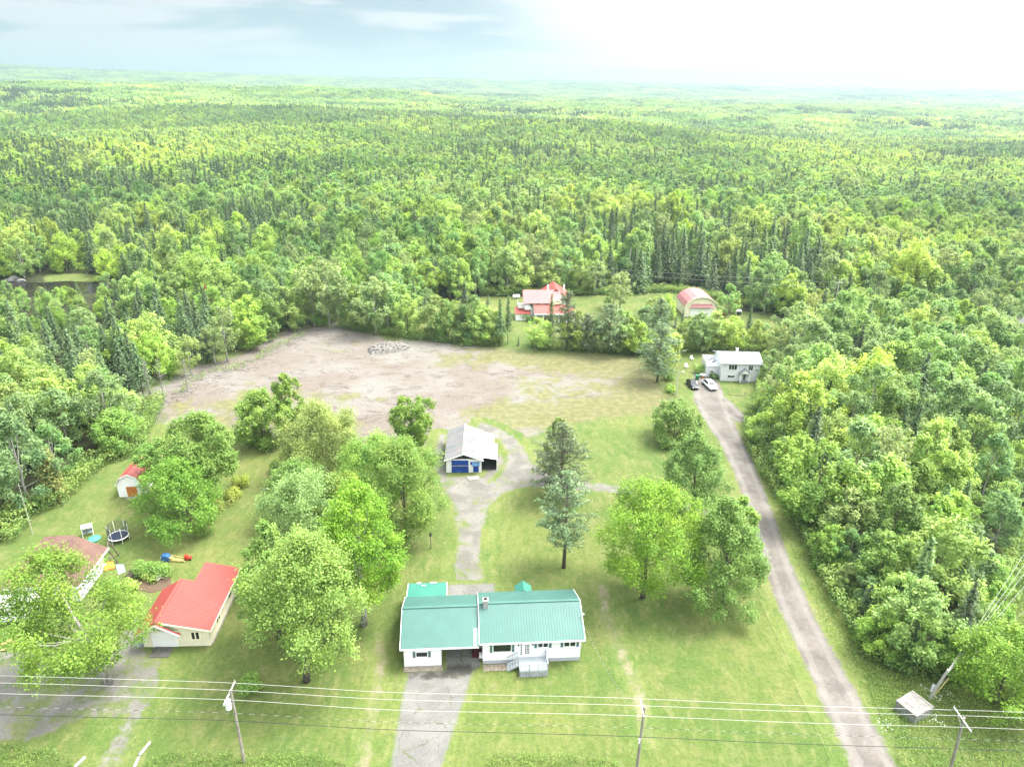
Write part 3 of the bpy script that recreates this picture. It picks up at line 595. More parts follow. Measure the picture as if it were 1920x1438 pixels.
# yard trees: base pixel, top y, crown width px, crown base fraction, style, leaf, label
YT = [
 ('maple_tree', (200, 1280), 1048, 235, .27, 'round', 'maple_bright', (-4.4, .5), 'large light green maple with two pale stems beside the gravel yard'),
 ('maple_tree', (575, 1277), 998, 232, .30, 'drop', 'maple_mid', (1.3, 0), 'biggest front maple right of the cream garage'),
 ('maple_tree', (683, 1172), 905, 160, .28, 'tall', 'maple_mid', (0, 0), 'slender maple with a bare grey trunk on the right edge of the maple clump'),
 ('ash_tree', (524, 1195), 965, 105, .14, 'drop', 'cool', (0, 0), 'bluish green tree between the garage and the biggest front maple'),
 ('maple_tree', (592, 1100), 888, 190, .12, 'round', 'cool', (0, 0), 'cool green maple in the middle of the clump behind the front maple'),
 ('maple_tree', (662, 1078), 885, 120, .2, 'tall', 'maple_bright', (0, 0), 'yellow green maple squeezed behind the slender bare trunk maple'),
 ('maple_tree', (762, 1012), 822, 165, .12, 'round', 'maple_bright', (0, 0), 'bright green maple leaning over the lawn just left of the gravel track'),
 ('maple_tree', (711, 965), 815, 150, .2, 'round', 'maple_mid', (0, 0), 'mid green maple with pale forked limbs joined to the bright one by the gravel track'),
 ('maple_tree', (560, 985), 865, 115, .1, 'round', 'cool', (0, 0), 'rounded green tree right behind the pale blue pool'),
 ('willow_tree', (610, 893), 756, 150, .06, 'dome', 'olive', (0, 0), 'feathery olive green tree between the bare field and the maple clump'),
 ('maple_tree', (494, 836), 732, 105, .08, 'round', 'maple_mid', (0, 0), 'round dense maple on the lawn edge nearest the bare field'),
 ('poplar_tree', (545, 822), 698, 60, .1, 'tall', 'maple_bright', (0, 0), 'narrow upright tree just behind the round dense maple by the bare field'),
 ('maple_tree', (600, 840), 768, 80, .1, 'round', 'maple_bright', (0, 0), 'small bright green tree at the field side of the feathery olive tree'),
 ('poplar_tree', (772, 850), 745, 88, .12, 'vase', 'maple_bright', (0, 0), 'thin open crowned tree standing alone left of the white metal garage'),
 ('cottonwood_tree', (392, 935), 775, 125, .24, 'round', 'maple_dark', (0, 0), 'dark green tree with a thick visible trunk right of the orange door shed'),
 ('cottonwood_tree', (352, 992), 868, 148, .08, 'dome', 'maple_dark', (-.6, 0), 'broad dark tree with branches down to the lawn in front of the orange door shed'),
 ('willow_tree', (322, 930), 838, 62, .2, 'vase', 'cool', (-2.6, .8), 'wispy tree leaning left across the red roof of the orange door shed'),
 ('maple_tree', (222, 845), 770, 86, .08, 'round', 'maple_mid', (0, 0), 'round green tree at the corner where the left woods meet the lawn'),
 ('maple_tree', (1205, 1120), 906, 192, .17, 'round', 'maple_mid', (0, 0), 'wide round yellow green maple in the middle of the right lawn'),
 ('maple_tree', (1354, 1140), 932, 150, .06, 'drop', 'maple_dark', (-1.2, 0), 'dense teardrop shaped maple low over the right lawn'),
 ('maple_tree', (1384, 1080), 925, 72, .05, 'drop', 'maple_mid', (-.8, 0), 'narrow maple peeking out behind the teardrop maple beside the gravel road'),
 ('maple_tree', (1295, 972), 808, 125, .16, 'drop', 'maple_dark', (-.5, 0), 'deep green pointed maple standing on the narrow path by the gravel road'),
 ('maple_tree', (1262, 828), 756, 96, .08, 'dome', 'maple_dark', (0, 0), 'small dark round tree at the roadside, farthest of the right lawn trees'),
 ('maple_tree', (1868, 1318), 1178, 175, .03, 'dome', 'maple_dark', (-.5, 0), 'broad leafy tree at the right edge beyond the weeds by the second crossarm pole'),
 ('apple_tree', (1045, 900), 782, 50, .3, 'tall', 'maple_bright', (0, 0), 'small bright leafy top poking out behind the grey pine'),
]
def yard_trees():
    for i, (nm, b, top, wpx, cb, prof, leaf, lean, lab) in enumerate(YT):
        g = at(*b); h = height_from(b, top); d = proj(g + [0, 0, h * .5])[2]; R = wpx / 2 * d / CF * .93; vis = (h * R)
        nleaf = int(np.clip(vis * 470, 6000, 34000)); lsz = .225 if g[1] < 90 else .29
        V, ti, tb = broadleaf(h * .97, R, cb, prof, nleaf, lsz, 100 + i, lean=lean, feather=.9 if leaf in ('olive',) or nm == 'willow_tree' else .25, aspect=.6 if leaf == 'olive' else .9)
        if i == 0:
            rng = np.random.default_rng(4); tb.tube([(.5, -.2, 0), (.7, .1, 3), (.9, .3, 6)], [.24, .18, .08], 7)
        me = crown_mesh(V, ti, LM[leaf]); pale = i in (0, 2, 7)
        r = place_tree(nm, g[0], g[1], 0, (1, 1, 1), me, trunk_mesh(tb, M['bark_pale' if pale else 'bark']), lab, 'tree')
    for b, top, wpx, cb, leaf, lab, sd_ in (((1050, 935), 795, 118, .10, 'pine_grey', 'grey green bushy pine behind the lighter pine on the gravel bend', 1), ((1057, 1064), 886, 110, .24, 'pine', 'light green pine with a bare straight trunk on the lawn behind the teal roofed house', 2),
                                       ((1232, 716), 608, 88, .15, 'pine', 'pale pine at the right end of the bare field near the parked cars', 3), ((1140, 664), 572, 78, .2, 'pine', 'tall soft pine in the hedge row in front of the back lawn', 4),
                                       ((1062, 655), 548, 52, .18, 'pine_grey', 'narrow pine right beside the far red roofed house', 5), ((1232, 652), 560, 60, .15, 'pine', 'bushy pine left of the arched pink garage', 6), ((1098, 660), 590, 55, .15, 'pine_grey', 'shorter pine between two taller pines of the hedge row', 7)):
        g = at(*b); h = height_from(b, top); d = proj(g + [0, 0, h * .5])[2]; V, ti, tb = pine(h, wpx / 2 * d / CF, cb, 40 + sd_, 1.0 if g[1] < 120 else .6, .30 if g[1] < 120 else .42)
        place_tree('pine_tree', g[0], g[1], 0, (1, 1, 1), crown_mesh(V, ti, LM[leaf]), trunk_mesh(tb, M['bark']), lab, 'tree')
yard_trees()

def shrub_mesh(R, hh, n, sz, seed, leaf, name='foliage'):
    rng = np.random.default_rng(seed); K = 9; C = np.stack([rng.normal(0, .42, K) * R, rng.normal(0, .42, K) * R, rng.uniform(.3, .75, K) * hh], 1); idx = rng.integers(0, K, n); d = rng.normal(size=(n, 3)) + (0, 0, .4); d /= np.linalg.norm(d, axis=1, keepdims=True)
    P = C[idx] + d * (.5 * min(R, hh)) * rng.uniform(.6, 1.1, (n, 1)); P[:, 2] = np.maximum(P[:, 2], .05); V = quads(P, d + (0, 0, .5) + rng.normal(size=(n, 3)) * .4, sz, rng)
    return mesh_np(name, V, np.arange(len(V)).reshape(-1, 4), [LM[leaf]], attrs={'tint': ('FACE', np.clip(.4 + rng.normal(0, .12, K)[idx] + rng.normal(0, .12, n), 0, 1))})
for i, (b, R, hh, leaf, lab) in enumerate((((521, 882), 1.25, 2.1, 'maple_dark', 'round dark clipped bush alone on the lawn'), ((458, 910), 1.6, 1.5, 'yellow', 'lime green shrub, upper one of the shrub row by the dark trees'), ((432, 933), 1.4, 1.1, 'yellow', 'low lime green shrub in the middle of the shrub row'),
        ((413, 955), 1.7, 1.7, 'yellow', 'yellowish shrub at the lower end of the shrub row'), ((470, 1297), 1.5, 1.7, 'cool', 'small bluish bush on the lawn behind the first utility pole'), ((285, 1080), 2.6, 2.0, 'maple_dark', 'dark green garden bush behind the tree stump'), ((262, 1098), 2.4, 1.2, 'weed', 'loose leafy perennials in the garden bed near the cream garage'),
        ((992, 603), 1.6, 1.6, 'maple_dark', 'rounded hedge bush at the corner of the far red roofed house'), ((1003, 604), 1.1, 1.2, 'maple_dark', 'smaller hedge bush beside the porch of the far red roofed house'), ((1316, 700), 1.4, 1.9, 'maple_mid', 'round bush against the side annex of the pale grey house'), ((1336, 708), 1.6, .9, 'cool', 'low planting under the side annex of the pale grey house'),
        ((1252, 712), 1.5, 1.7, 'maple_dark', 'overgrown bush next to the far street light pole'), ((1256, 735), 1.4, 1.2, 'weed', 'weedy clump at the foot of the far street light pole'))):
    g = at(*b); r = empty('bush', (g[0], g[1], 0), 0, lab, 'bush'); link(bpy.data.objects.new('foliage', shrub_mesh(R, hh, int(900 * R) if g[1] < 100 else 500, .2 if g[1] < 100 else .3, 300 + i, leaf)), r)
    tb = MB(); tb.tube([(0, 0, 0), (0, 0, hh * .6)], [.06, .03], 5); tb.build('stem', M['bark'], r)
g = at(105, 937); h_ = height_from((105, 937), 838); V, ti, tb = spruce(h_, 2.1, .02, 77, .32, .26, 14, .45, .0)
place_tree('cedar_tree', g[0], g[1], 0, (1, 1, 1), crown_mesh(V, ti, LM['gold']), trunk_mesh(tb, M['bark']), 'egg shaped golden green cedar standing alone on the left lawn', 'tree')

# ------------------------------------------------------------------ woodland
rng0 = np.random.default_rng(7)
def jgrid(x0, x1, y0, y1, s, rng, jit=.42):
    xs = np.arange(x0, x1, s); ys = np.arange(y0, y1, s); X, Y = np.meshgrid(xs, ys); X = X + (np.arange(X.shape[0]) % 2)[:, None] * s * .5
    return (X + rng.uniform(-jit, jit, X.shape) * s).ravel(), (Y + rng.uniform(-jit, jit, X.shape) * s).ravel()
PROT = {'leafy': [], 'poplar': [], 'birch': [], 'spruce': [], 'fir': []}
for k in range(4):
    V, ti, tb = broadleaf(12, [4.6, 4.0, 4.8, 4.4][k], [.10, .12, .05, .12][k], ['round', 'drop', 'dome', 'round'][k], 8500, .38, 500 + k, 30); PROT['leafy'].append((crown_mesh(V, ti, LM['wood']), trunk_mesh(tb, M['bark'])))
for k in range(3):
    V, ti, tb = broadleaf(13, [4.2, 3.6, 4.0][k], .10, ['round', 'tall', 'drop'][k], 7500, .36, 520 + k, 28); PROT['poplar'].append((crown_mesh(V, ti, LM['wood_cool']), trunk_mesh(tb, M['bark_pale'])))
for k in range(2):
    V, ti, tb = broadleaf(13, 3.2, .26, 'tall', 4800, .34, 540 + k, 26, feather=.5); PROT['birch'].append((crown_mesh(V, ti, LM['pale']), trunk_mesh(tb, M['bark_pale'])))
for k in range(3):
    V, ti, tb = spruce(12, [2.8, 2.2, 3.2][k], [.06, .3, .03][k], 560 + k, .42, .36, 10); PROT['spruce'].append((crown_mesh(V, ti, LM['spruce']), trunk_mesh(tb, M['bark'])))
for k in range(2):
    V, ti, tb = spruce(11, 2.4, .05, 580 + k, .5, .46, 9, .75); PROT['fir'].append((crown_mesh(V, ti, LM['spruce_green']), trunk_mesh(tb, M['bark'])))
KINDS = ['leafy', 'poplar', 'birch', 'spruce', 'fir']

def species(x, y, rng):
    con = vnoise(x / 38, y / 38, 11) * .65 + vnoise(x / 110, y / 90, 12) * .5
    g1, g2 = at(1200, 545), at(1440, 545); con = con + .60 * np.exp(-((x - (g1[0] + g2[0]) / 2) / 52) ** 2 - ((y - 250) / 60) ** 2)       # dark spruce stand behind the back lawn
    con = con + .13 * np.exp(-((x - 75) / 30) ** 2 - ((y - 110) / 60) ** 2)
    g3 = at(130, 690); con = con + .16 * np.exp(-((x - g3[0]) / 26) ** 2 - ((y - g3[1]) / 30) ** 2)
    u = rng.uniform(size=len(x)); pc = np.clip((con - .54) * 2.4, .20, .85); cool = vnoise(x / 60, y / 45, 14)
    return np.where(u < pc, np.where(rng.uniform(size=len(x)) < .75, 3, 4), np.where(rng.uniform(size=len(x)) < .12, 2, np.where(rng.uniform(size=len(x)) < cool, 1, 0)))

def woods():
    rng = np.random.default_rng(21); X, Y = jgrid(-240, 260, 30, 345, 5.3, rng); s = sdf(OPEN, X, Y); r = np.hypot(X, Y)
    keep = (s < -.6) & (sdf(POND, X, Y) < -2.0) & (sdf(BANK, X, Y) < -1) & (np.abs(np.arctan2(X, Y)) < .80) & (Y > 44)
    pq = np.array([proj((a, b, 0))[:2] for a, b in zip(X, Y)]); keep &= ~((pq[:, 0] < 175) & (pq[:, 0] > -60) & (pq[:, 1] > 548) & (pq[:, 1] < 562)); keep &= ~((s > -3.5) & (rng.uniform(size=len(X)) < .25))
    X, Y, s = X[keep], Y[keep], s[keep]; sp = species(X, Y, rng)
    px = np.array([proj((a, b, 0))[:3] for a, b in zip(X, Y)])
    fe = (s > -6) & (px[:, 0] > 270) & (px[:, 0] < 640) & (px[:, 1] > 600); sp[fe & (rng.uniform(size=len(X)) < .75)] = 2
    be = (s > -7) & (px[:, 1] < 575) & (px[:, 0] > 1120) & (px[:, 0] < 1480); sp[be] = 3
    hs = rng.uniform(.72, 1.12, len(X)) * (.9 + .25 * vnoise(X / 30, Y / 30, 3)); hs *= np.where(s > -5, rng.uniform(.72, 1.0, len(X)), 1)
    # young low growth between the yard and the pond, and on the strip right of the road
    hs *= np.where((px[:, 0] < 240) & (px[:, 1] > 552) & (px[:, 1] < 640), .44, 1); hs *= np.where((px[:, 0] > 1440) & (px[:, 1] > 590) & (px[:, 1] < 640), .8, 1)
    hs *= np.where((px[:, 0] > 1880) & (px[:, 1] > 640) & (px[:, 1] < 700), .5, 1)
    hs *= np.where((Y > 200) & (X > -40) & (X < 120), 1.18, 1)
    vis = (px[:, 0] > -60) & (px[:, 0] < 1980) & (px[:, 1] < 1560); show = np.where(vis, hs / px[:, 2] * np.where(s > -9, 1.35, 1.0), 0)
    named = np.zeros(len(X), bool); con = sp >= 3
    for msk, n in ((~con, 285), (con, 150)):
        i = np.where(msk & vis)[0]; i = i[np.argsort(-show[i])][:n]; named[i] = True
    LBL = {0: 'leafy green tree', 1: 'cool green poplar', 2: 'pale leaved birch', 3: 'dark pointed spruce', 4: 'yellowish green fir'}; NM = {0: 'leafy_tree', 1: 'poplar_tree', 2: 'birch_tree', 3: 'spruce_tree', 4: 'fir_tree'}
    rest, todo = [], []
    for i in range(len(X)):
        kd = KINDS[sp[i]]; pr_ = PROT[kd]; k = int(rng.integers(len(pr_))); rz = rng.uniform(0, 6.28); sc = (hs[i] * rng.uniform(.88, 1.1), hs[i] * rng.uniform(.88, 1.1), hs[i] * rng.uniform(.9, 1.12))
        if not named[i]: rest.append((X[i], Y[i], kd, k, rz, sc)); continue
        a, b = px[i, 0], px[i, 1]
        if a > 1380: zone = 'woods beside concrete box' if b > 1150 else 'woods right of lower road' if b > 900 else 'woods right of parked cars' if b > 700 else 'woods behind pale grey house'
        else: zone = 'tall woods behind back lawn' if b < 575 else 'left woods near orange door shed' if a < 300 and b > 740 else 'woods left of bare field' if b > 640 else 'woods between pond and field'
        todo.append([i, kd, k, rz, sc, zone, 'edge' if s[i] > -5.5 else 'inside'])
    for z in sorted({t[5] for t in todo}):                       # left / middle / right and front / back of each wood
        T = [t for t in todo if t[5] == z]; ax = np.quantile([px[t[0], 0] for t in T], [.33, .67]); by = np.quantile([px[t[0], 1] for t in T], [.33, .67])
        for t in T:
            a, b = px[t[0], 0], px[t[0], 1]; h_ = 'left' if a < ax[0] else 'right' if a > ax[1] else 'centre'; v_ = 'front' if b > by[1] else 'back' if b < by[0] else 'middle'
            q = hs[t[0]]; sz = 'very tall' if q > 1.08 else 'tall' if q > .98 else 'short' if q < .76 else 'lowish' if q < .86 else 'middling'
            t.append([sz, LBL[sp[t[0]]], f'{"edging" if t[6] == "edge" else "in"} {v_} {h_} of {z}'])
    cnt = {}
    for t in todo: cnt.setdefault(' '.join(t[7]), []).append(t)
    for lab, T in cnt.items():
        T.sort(key=lambda t: px[t[0], 2])
        for n, t in enumerate(T):
            i, kd, k, rz, sc, z, e, w = t; pre = '' if len(T) == 1 else (['nearer ', 'farther '][n] if len(T) == 2 else ['nearest ', 'second nearest ', 'farthest '][n] if len(T) == 3 else '')
            place_tree(NM[sp[i]], X[i], Y[i], rz, sc, PROT[kd][k][0], PROT[kd][k][1], (pre + lab).replace('middling ', ''), 'tree', f'{LBL[sp[i]]}s of {z}')
    return rest
REST = woods()

def edge_saplings():
    rng = np.random.default_rng(77); P = [at(*p) for p in [(1440, 690), (1440, 750), (1420, 795), (1420, 830), (1448, 885), (1490, 945), (1536, 1015), (1568, 1085), (1600, 1155), (1640, 1222), (1712, 1255), (1780, 1252), (1822, 1180), (1850, 1100)]]; n = 0
    for a, b in zip(P[:-1], P[1:]):
        m_ = max(2, int(np.linalg.norm(b - a) / 1.9))
        for k in range(m_):
            p = a + (b - a) * (k + rng.uniform(.2, .8)) / m_ + np.array([rng.uniform(-.2, 2.4), rng.uniform(-.4, .9), 0]); kd = ['leafy', 'leafy', 'poplar', 'fir', 'leafy', 'spruce'][int(rng.integers(6))]; q = int(rng.integers(len(PROT[kd]))); sc = rng.uniform(.28, .50); n += 1; zz = proj(p)[1]
            wh = 'behind the lawn of the pale grey house' if zz < 760 else 'beside the upper gravel road' if zz < 900 else 'beside the middle of the gravel road' if zz < 1050 else 'beside the lower gravel road' if zz < 1200 and p[0] < 44 else 'at the corner above the concrete box'
            place_tree('young_' + kd + '_tree', p[0], p[1], rng.uniform(0, 6.28), (sc * 1.1, sc * 1.1, sc), PROT[kd][q][0], PROT[kd][q][1], f'{"knee high" if sc < .0 else "small" if sc < .4 else "taller"} young {dict(leafy="leafy tree", poplar="cool green poplar", fir="yellowish fir", spruce="dark spruce")[kd]} edging the woods {wh}', 'tree', f'young {kd} trees {wh}')
edge_saplings()

# hedge row between the bare field and the back lawn, trees round the far buildings
HR = [(590, 612, 505, 'birch'), (618, 612, 498, 'birch'), (640, 613, 520, 'birch'), (668, 612, 540, 'leafy'), (690, 618, 535, 'poplar'), (705, 628, 528, 'birch'), (728, 620, 520, 'poplar'), (742, 610, 535, 'leafy'), (765, 628, 560, 'leafy'),
      (778, 600, 525, 'spruce'), (800, 598, 545, 'poplar'), (818, 632, 560, 'leafy'), (838, 636, 568, 'poplar'), (858, 638, 572, 'leafy'), (872, 640, 536, 'spruce'), (885, 640, 560, 'poplar'), (903, 642, 575, 'leafy'), (915, 640, 560, 'spruce'), (937, 650, 564, 'spruce'),
      (952, 645, 560, 'spruce'), (930, 642, 585, 'leafy'), (1010, 652, 600, 'leafy'), (1032, 640, 556, 'spruce'), (998, 650, 638, 'spruce'), (972, 648, 632, 'spruce'), (1022, 652, 635, 'leafy'), (1080, 654, 588, 'leafy'), (1115, 656, 600, 'poplar'), (1160, 660, 585, 'poplar'),
      (1180, 660, 600, 'leafy'), (1196, 664, 610, 'leafy'), (1205, 640, 580, 'poplar'), (1162, 585, 515, 'birch'), (1150, 578, 530, 'poplar'), (1262, 648, 596, 'spruce'), (1275, 640, 585, 'spruce'), (1258, 668, 622, 'leafy'), (1290, 655, 600, 'leafy'), (1308, 660, 592, 'poplar'),
      (1325, 650, 600, 'leafy'), (1340, 655, 590, 'leafy'), (1352, 648, 600, 'spruce'), (1372, 655, 600, 'leafy'), (1385, 650, 603, 'spruce'), (1400, 640, 575, 'spruce'), (1415, 655, 605, 'leafy'), (1430, 650, 610, 'poplar'), (1362, 592, 536, 'poplar'), (1374, 586, 552, 'leafy'),
      (1382, 618, 602, 'spruce'), (1225, 600, 560, 'leafy'), (1248, 596, 556, 'leafy'), (1432, 590, 520, 'poplar'), (1476, 592, 520, 'leafy'), (1492, 585, 515, 'poplar'), (1244, 690, 620, 'leafy'), (1212, 610, 575, 'poplar')]
def hedgerow():
    rng = np.random.default_rng(5); LB = {'leafy': 'leafy green tree', 'poplar': 'cool green poplar', 'birch': 'pale thin trunked birch', 'spruce': 'dark narrow spruce'}
    seen = []
    for a, b, top, kd in HR:
        g = at(a, b); h = height_from((a, b), top); pr_ = PROT[kd]; k = int(rng.integers(len(pr_))); base = {'leafy': 12, 'poplar': 13, 'birch': 13, 'spruce': 12}[kd]; sc = h / base; w = sc * rng.uniform(.9, 1.2) * (1.08 if kd != 'spruce' else .85); sc *= 1.06
        zone = ('left of the stone heap' if a < 700 else 'just right of the stone heap' if a < 860 else 'left of the gap before the red roofed house' if a < 960 else 'before the far red roofed house' if a < 1060 and b > 620 else
                'at the field end between tall pines' if a < 1240 and b > 620 else 'on the back lawn left of the arched garage' if a < 1260 and b <= 620 else 'behind the pale grey house' if b > 620 else 'on the back lawn right of the arched garage')
        seen.append(place_tree(kd + '_tree', g[0], g[1], rng.uniform(0, 6.28), (w, w, sc), pr_[k][0], pr_[k][1], f'{"tall" if h > 11 else "small" if h < 7 else "mid sized"} {LB[kd]} {zone}', 'tree', f'{LB[kd]}s {zone}'))
    by = {}
    for o in seen: by.setdefault(o['label'], []).append(o)
    for l, O in by.items():
        O.sort(key=lambda o: o.location.x / o.location.y)
        if len(O) > 1:
            for n, o in enumerate(O): o['label'] = ({2: ['left', 'right'], 3: ['left', 'middle', 'right']}.get(len(O), ['leftmost', 'second', 'third', 'fourth', 'fifth', 'sixth'])[min(n, 5)]) + ' ' + l
hedgerow()
for i, (b, top, lab, cat) in enumerate((((283, 752), 668, 'bare grey dead spruce at the left corner of the bare field', 'd'), ((307, 748), 672, 'second grey dead spruce, right neighbour of the first one at the field corner', 'd'), ((1556, 800), 700, 'leafless grey tree in the woods right of the pale grey house', 'd'), ((1822, 610), 560, 'far leafless whitish tree in the right woods', 'd'), ((1640, 905), 812, 'grey dead snag among the woods right of the lower road', 'd'), ((1475, 560), 500, 'bare dead tree in the far right woods behind the back lawn', 'd'), ((655, 570), 500, 'grey bare tree rising behind the left end of the hedge row', 'd'), ((120, 800), 720, 'grey dead tree in the left woods above the golden cedar', 'd'), ((352, 735), 672, 'dead pole thin tree on the left edge of the bare field', 'd'), ((1100, 0), 0, '', ''))):
    if not cat: continue
    g = at(*b); h = height_from(b, top); tb = deadtree(h, 1.9, 900 + i); r = empty('dead_tree', (g[0], g[1], 0), 0, lab, 'tree'); link(bpy.data.objects.new('trunk', mesh_np('trunk', tb.v, tb.f, [M['bark_dead']])), r)
g = at(394, 600); V, ti, tb = spruce(height_from((394, 600), 534), 1.0, .3, 91, .5, .4, 7); place_tree('spruce_tree', g[0], g[1], 0, (1, 1, 1), crown_mesh(V, ti, LM['rusty']), trunk_mesh(tb, M['bark']), 'dead rust red spruce sticking out of the woods by the pond', 'tree')

def gn_scatter(name, pts, protos, label=None):
    """one stuff object instancing woodland trees on points: pts rows x y z idx rz sx sy sz"""
    pts = np.asarray(pts, float); hid = bpy.data.collections.new(name + '_kinds')
    for i, me in enumerate(protos): hid.objects.link(bpy.data.objects.new(f'{name}_{i:02d}', me))
    me = bpy.data.meshes.new(name); me.vertices.add(len(pts)); me.vertices.foreach_set('co', pts[:, :3].astype(np.float32).ravel()); me.update()
    a = me.attributes.new('idx', 'INT', 'POINT'); a.data.foreach_set('value', pts[:, 3].astype(np.int32))
    a = me.attributes.new('rot', 'FLOAT_VECTOR', 'POINT'); rv = np.zeros((len(pts), 3), np.float32); rv[:, 2] = pts[:, 4]; a.data.foreach_set('vector', rv.ravel())
    a = me.attributes.new('scl', 'FLOAT_VECTOR', 'POINT'); a.data.foreach_set('vector', pts[:, 5:8].astype(np.float32).ravel())
    o = link(bpy.data.objects.new(name, me)); tag(o, label, kind='stuff')
    ng = bpy.data.node_groups.new(name, 'GeometryNodeTree'); ng.interface.new_socket('Geometry', in_out='INPUT', socket_type='NodeSocketGeometry'); ng.interface.new_socket('Geometry', in_out='OUTPUT', socket_type='NodeSocketGeometry')
    N = ng.nodes; L = ng.links; gi = N.new('NodeGroupInput'); go = N.new('NodeGroupOutput'); mp = N.new('GeometryNodeMeshToPoints'); iop = N.new('GeometryNodeInstanceOnPoints'); ci = N.new('GeometryNodeCollectionInfo')
    ci.inputs['Collection'].default_value = hid; ci.inputs['Separate Children'].default_value = True; ci.inputs['Reset Children'].default_value = True; iop.inputs['Pick Instance'].default_value = True
    def na(nm, dt):
        n = N.new('GeometryNodeInputNamedAttribute'); n.data_type = dt; n.inputs['Name'].default_value = nm; return n.outputs['Attribute']
    L.new(gi.outputs[0], mp.inputs['Mesh']); L.new(mp.outputs[0], iop.inputs['Points']); L.new(ci.outputs[0], iop.inputs['Instance']); L.new(na('idx', 'INT'), iop.inputs['Instance Index']); L.new(na('rot', 'FLOAT_VECTOR'), iop.inputs['Rotation']); L.new(na('scl', 'FLOAT_VECTOR'), iop.inputs['Scale'])
    L.new(iop.outputs[0], go.inputs[0]); md = o.modifiers.new('scatter', 'NODES'); md.node_group = ng; return o

def join_tree(V, ti, tb, lm, bm):
    n = len(V) // 4; F = [tuple(range(4 * i, 4 * i + 4)) for i in range(n)]; b = len(V); VV = np.concatenate([V, np.array(tb.v)]); F += [tuple(b + i for i in f) for f in tb.f]
    return mesh_np('tree', VV, F, [lm, bm], fmat=[0] * n + [1] * len(tb.f), attrs={'tint': ('FACE', np.concatenate([ti, np.zeros(len(tb.f))]))})

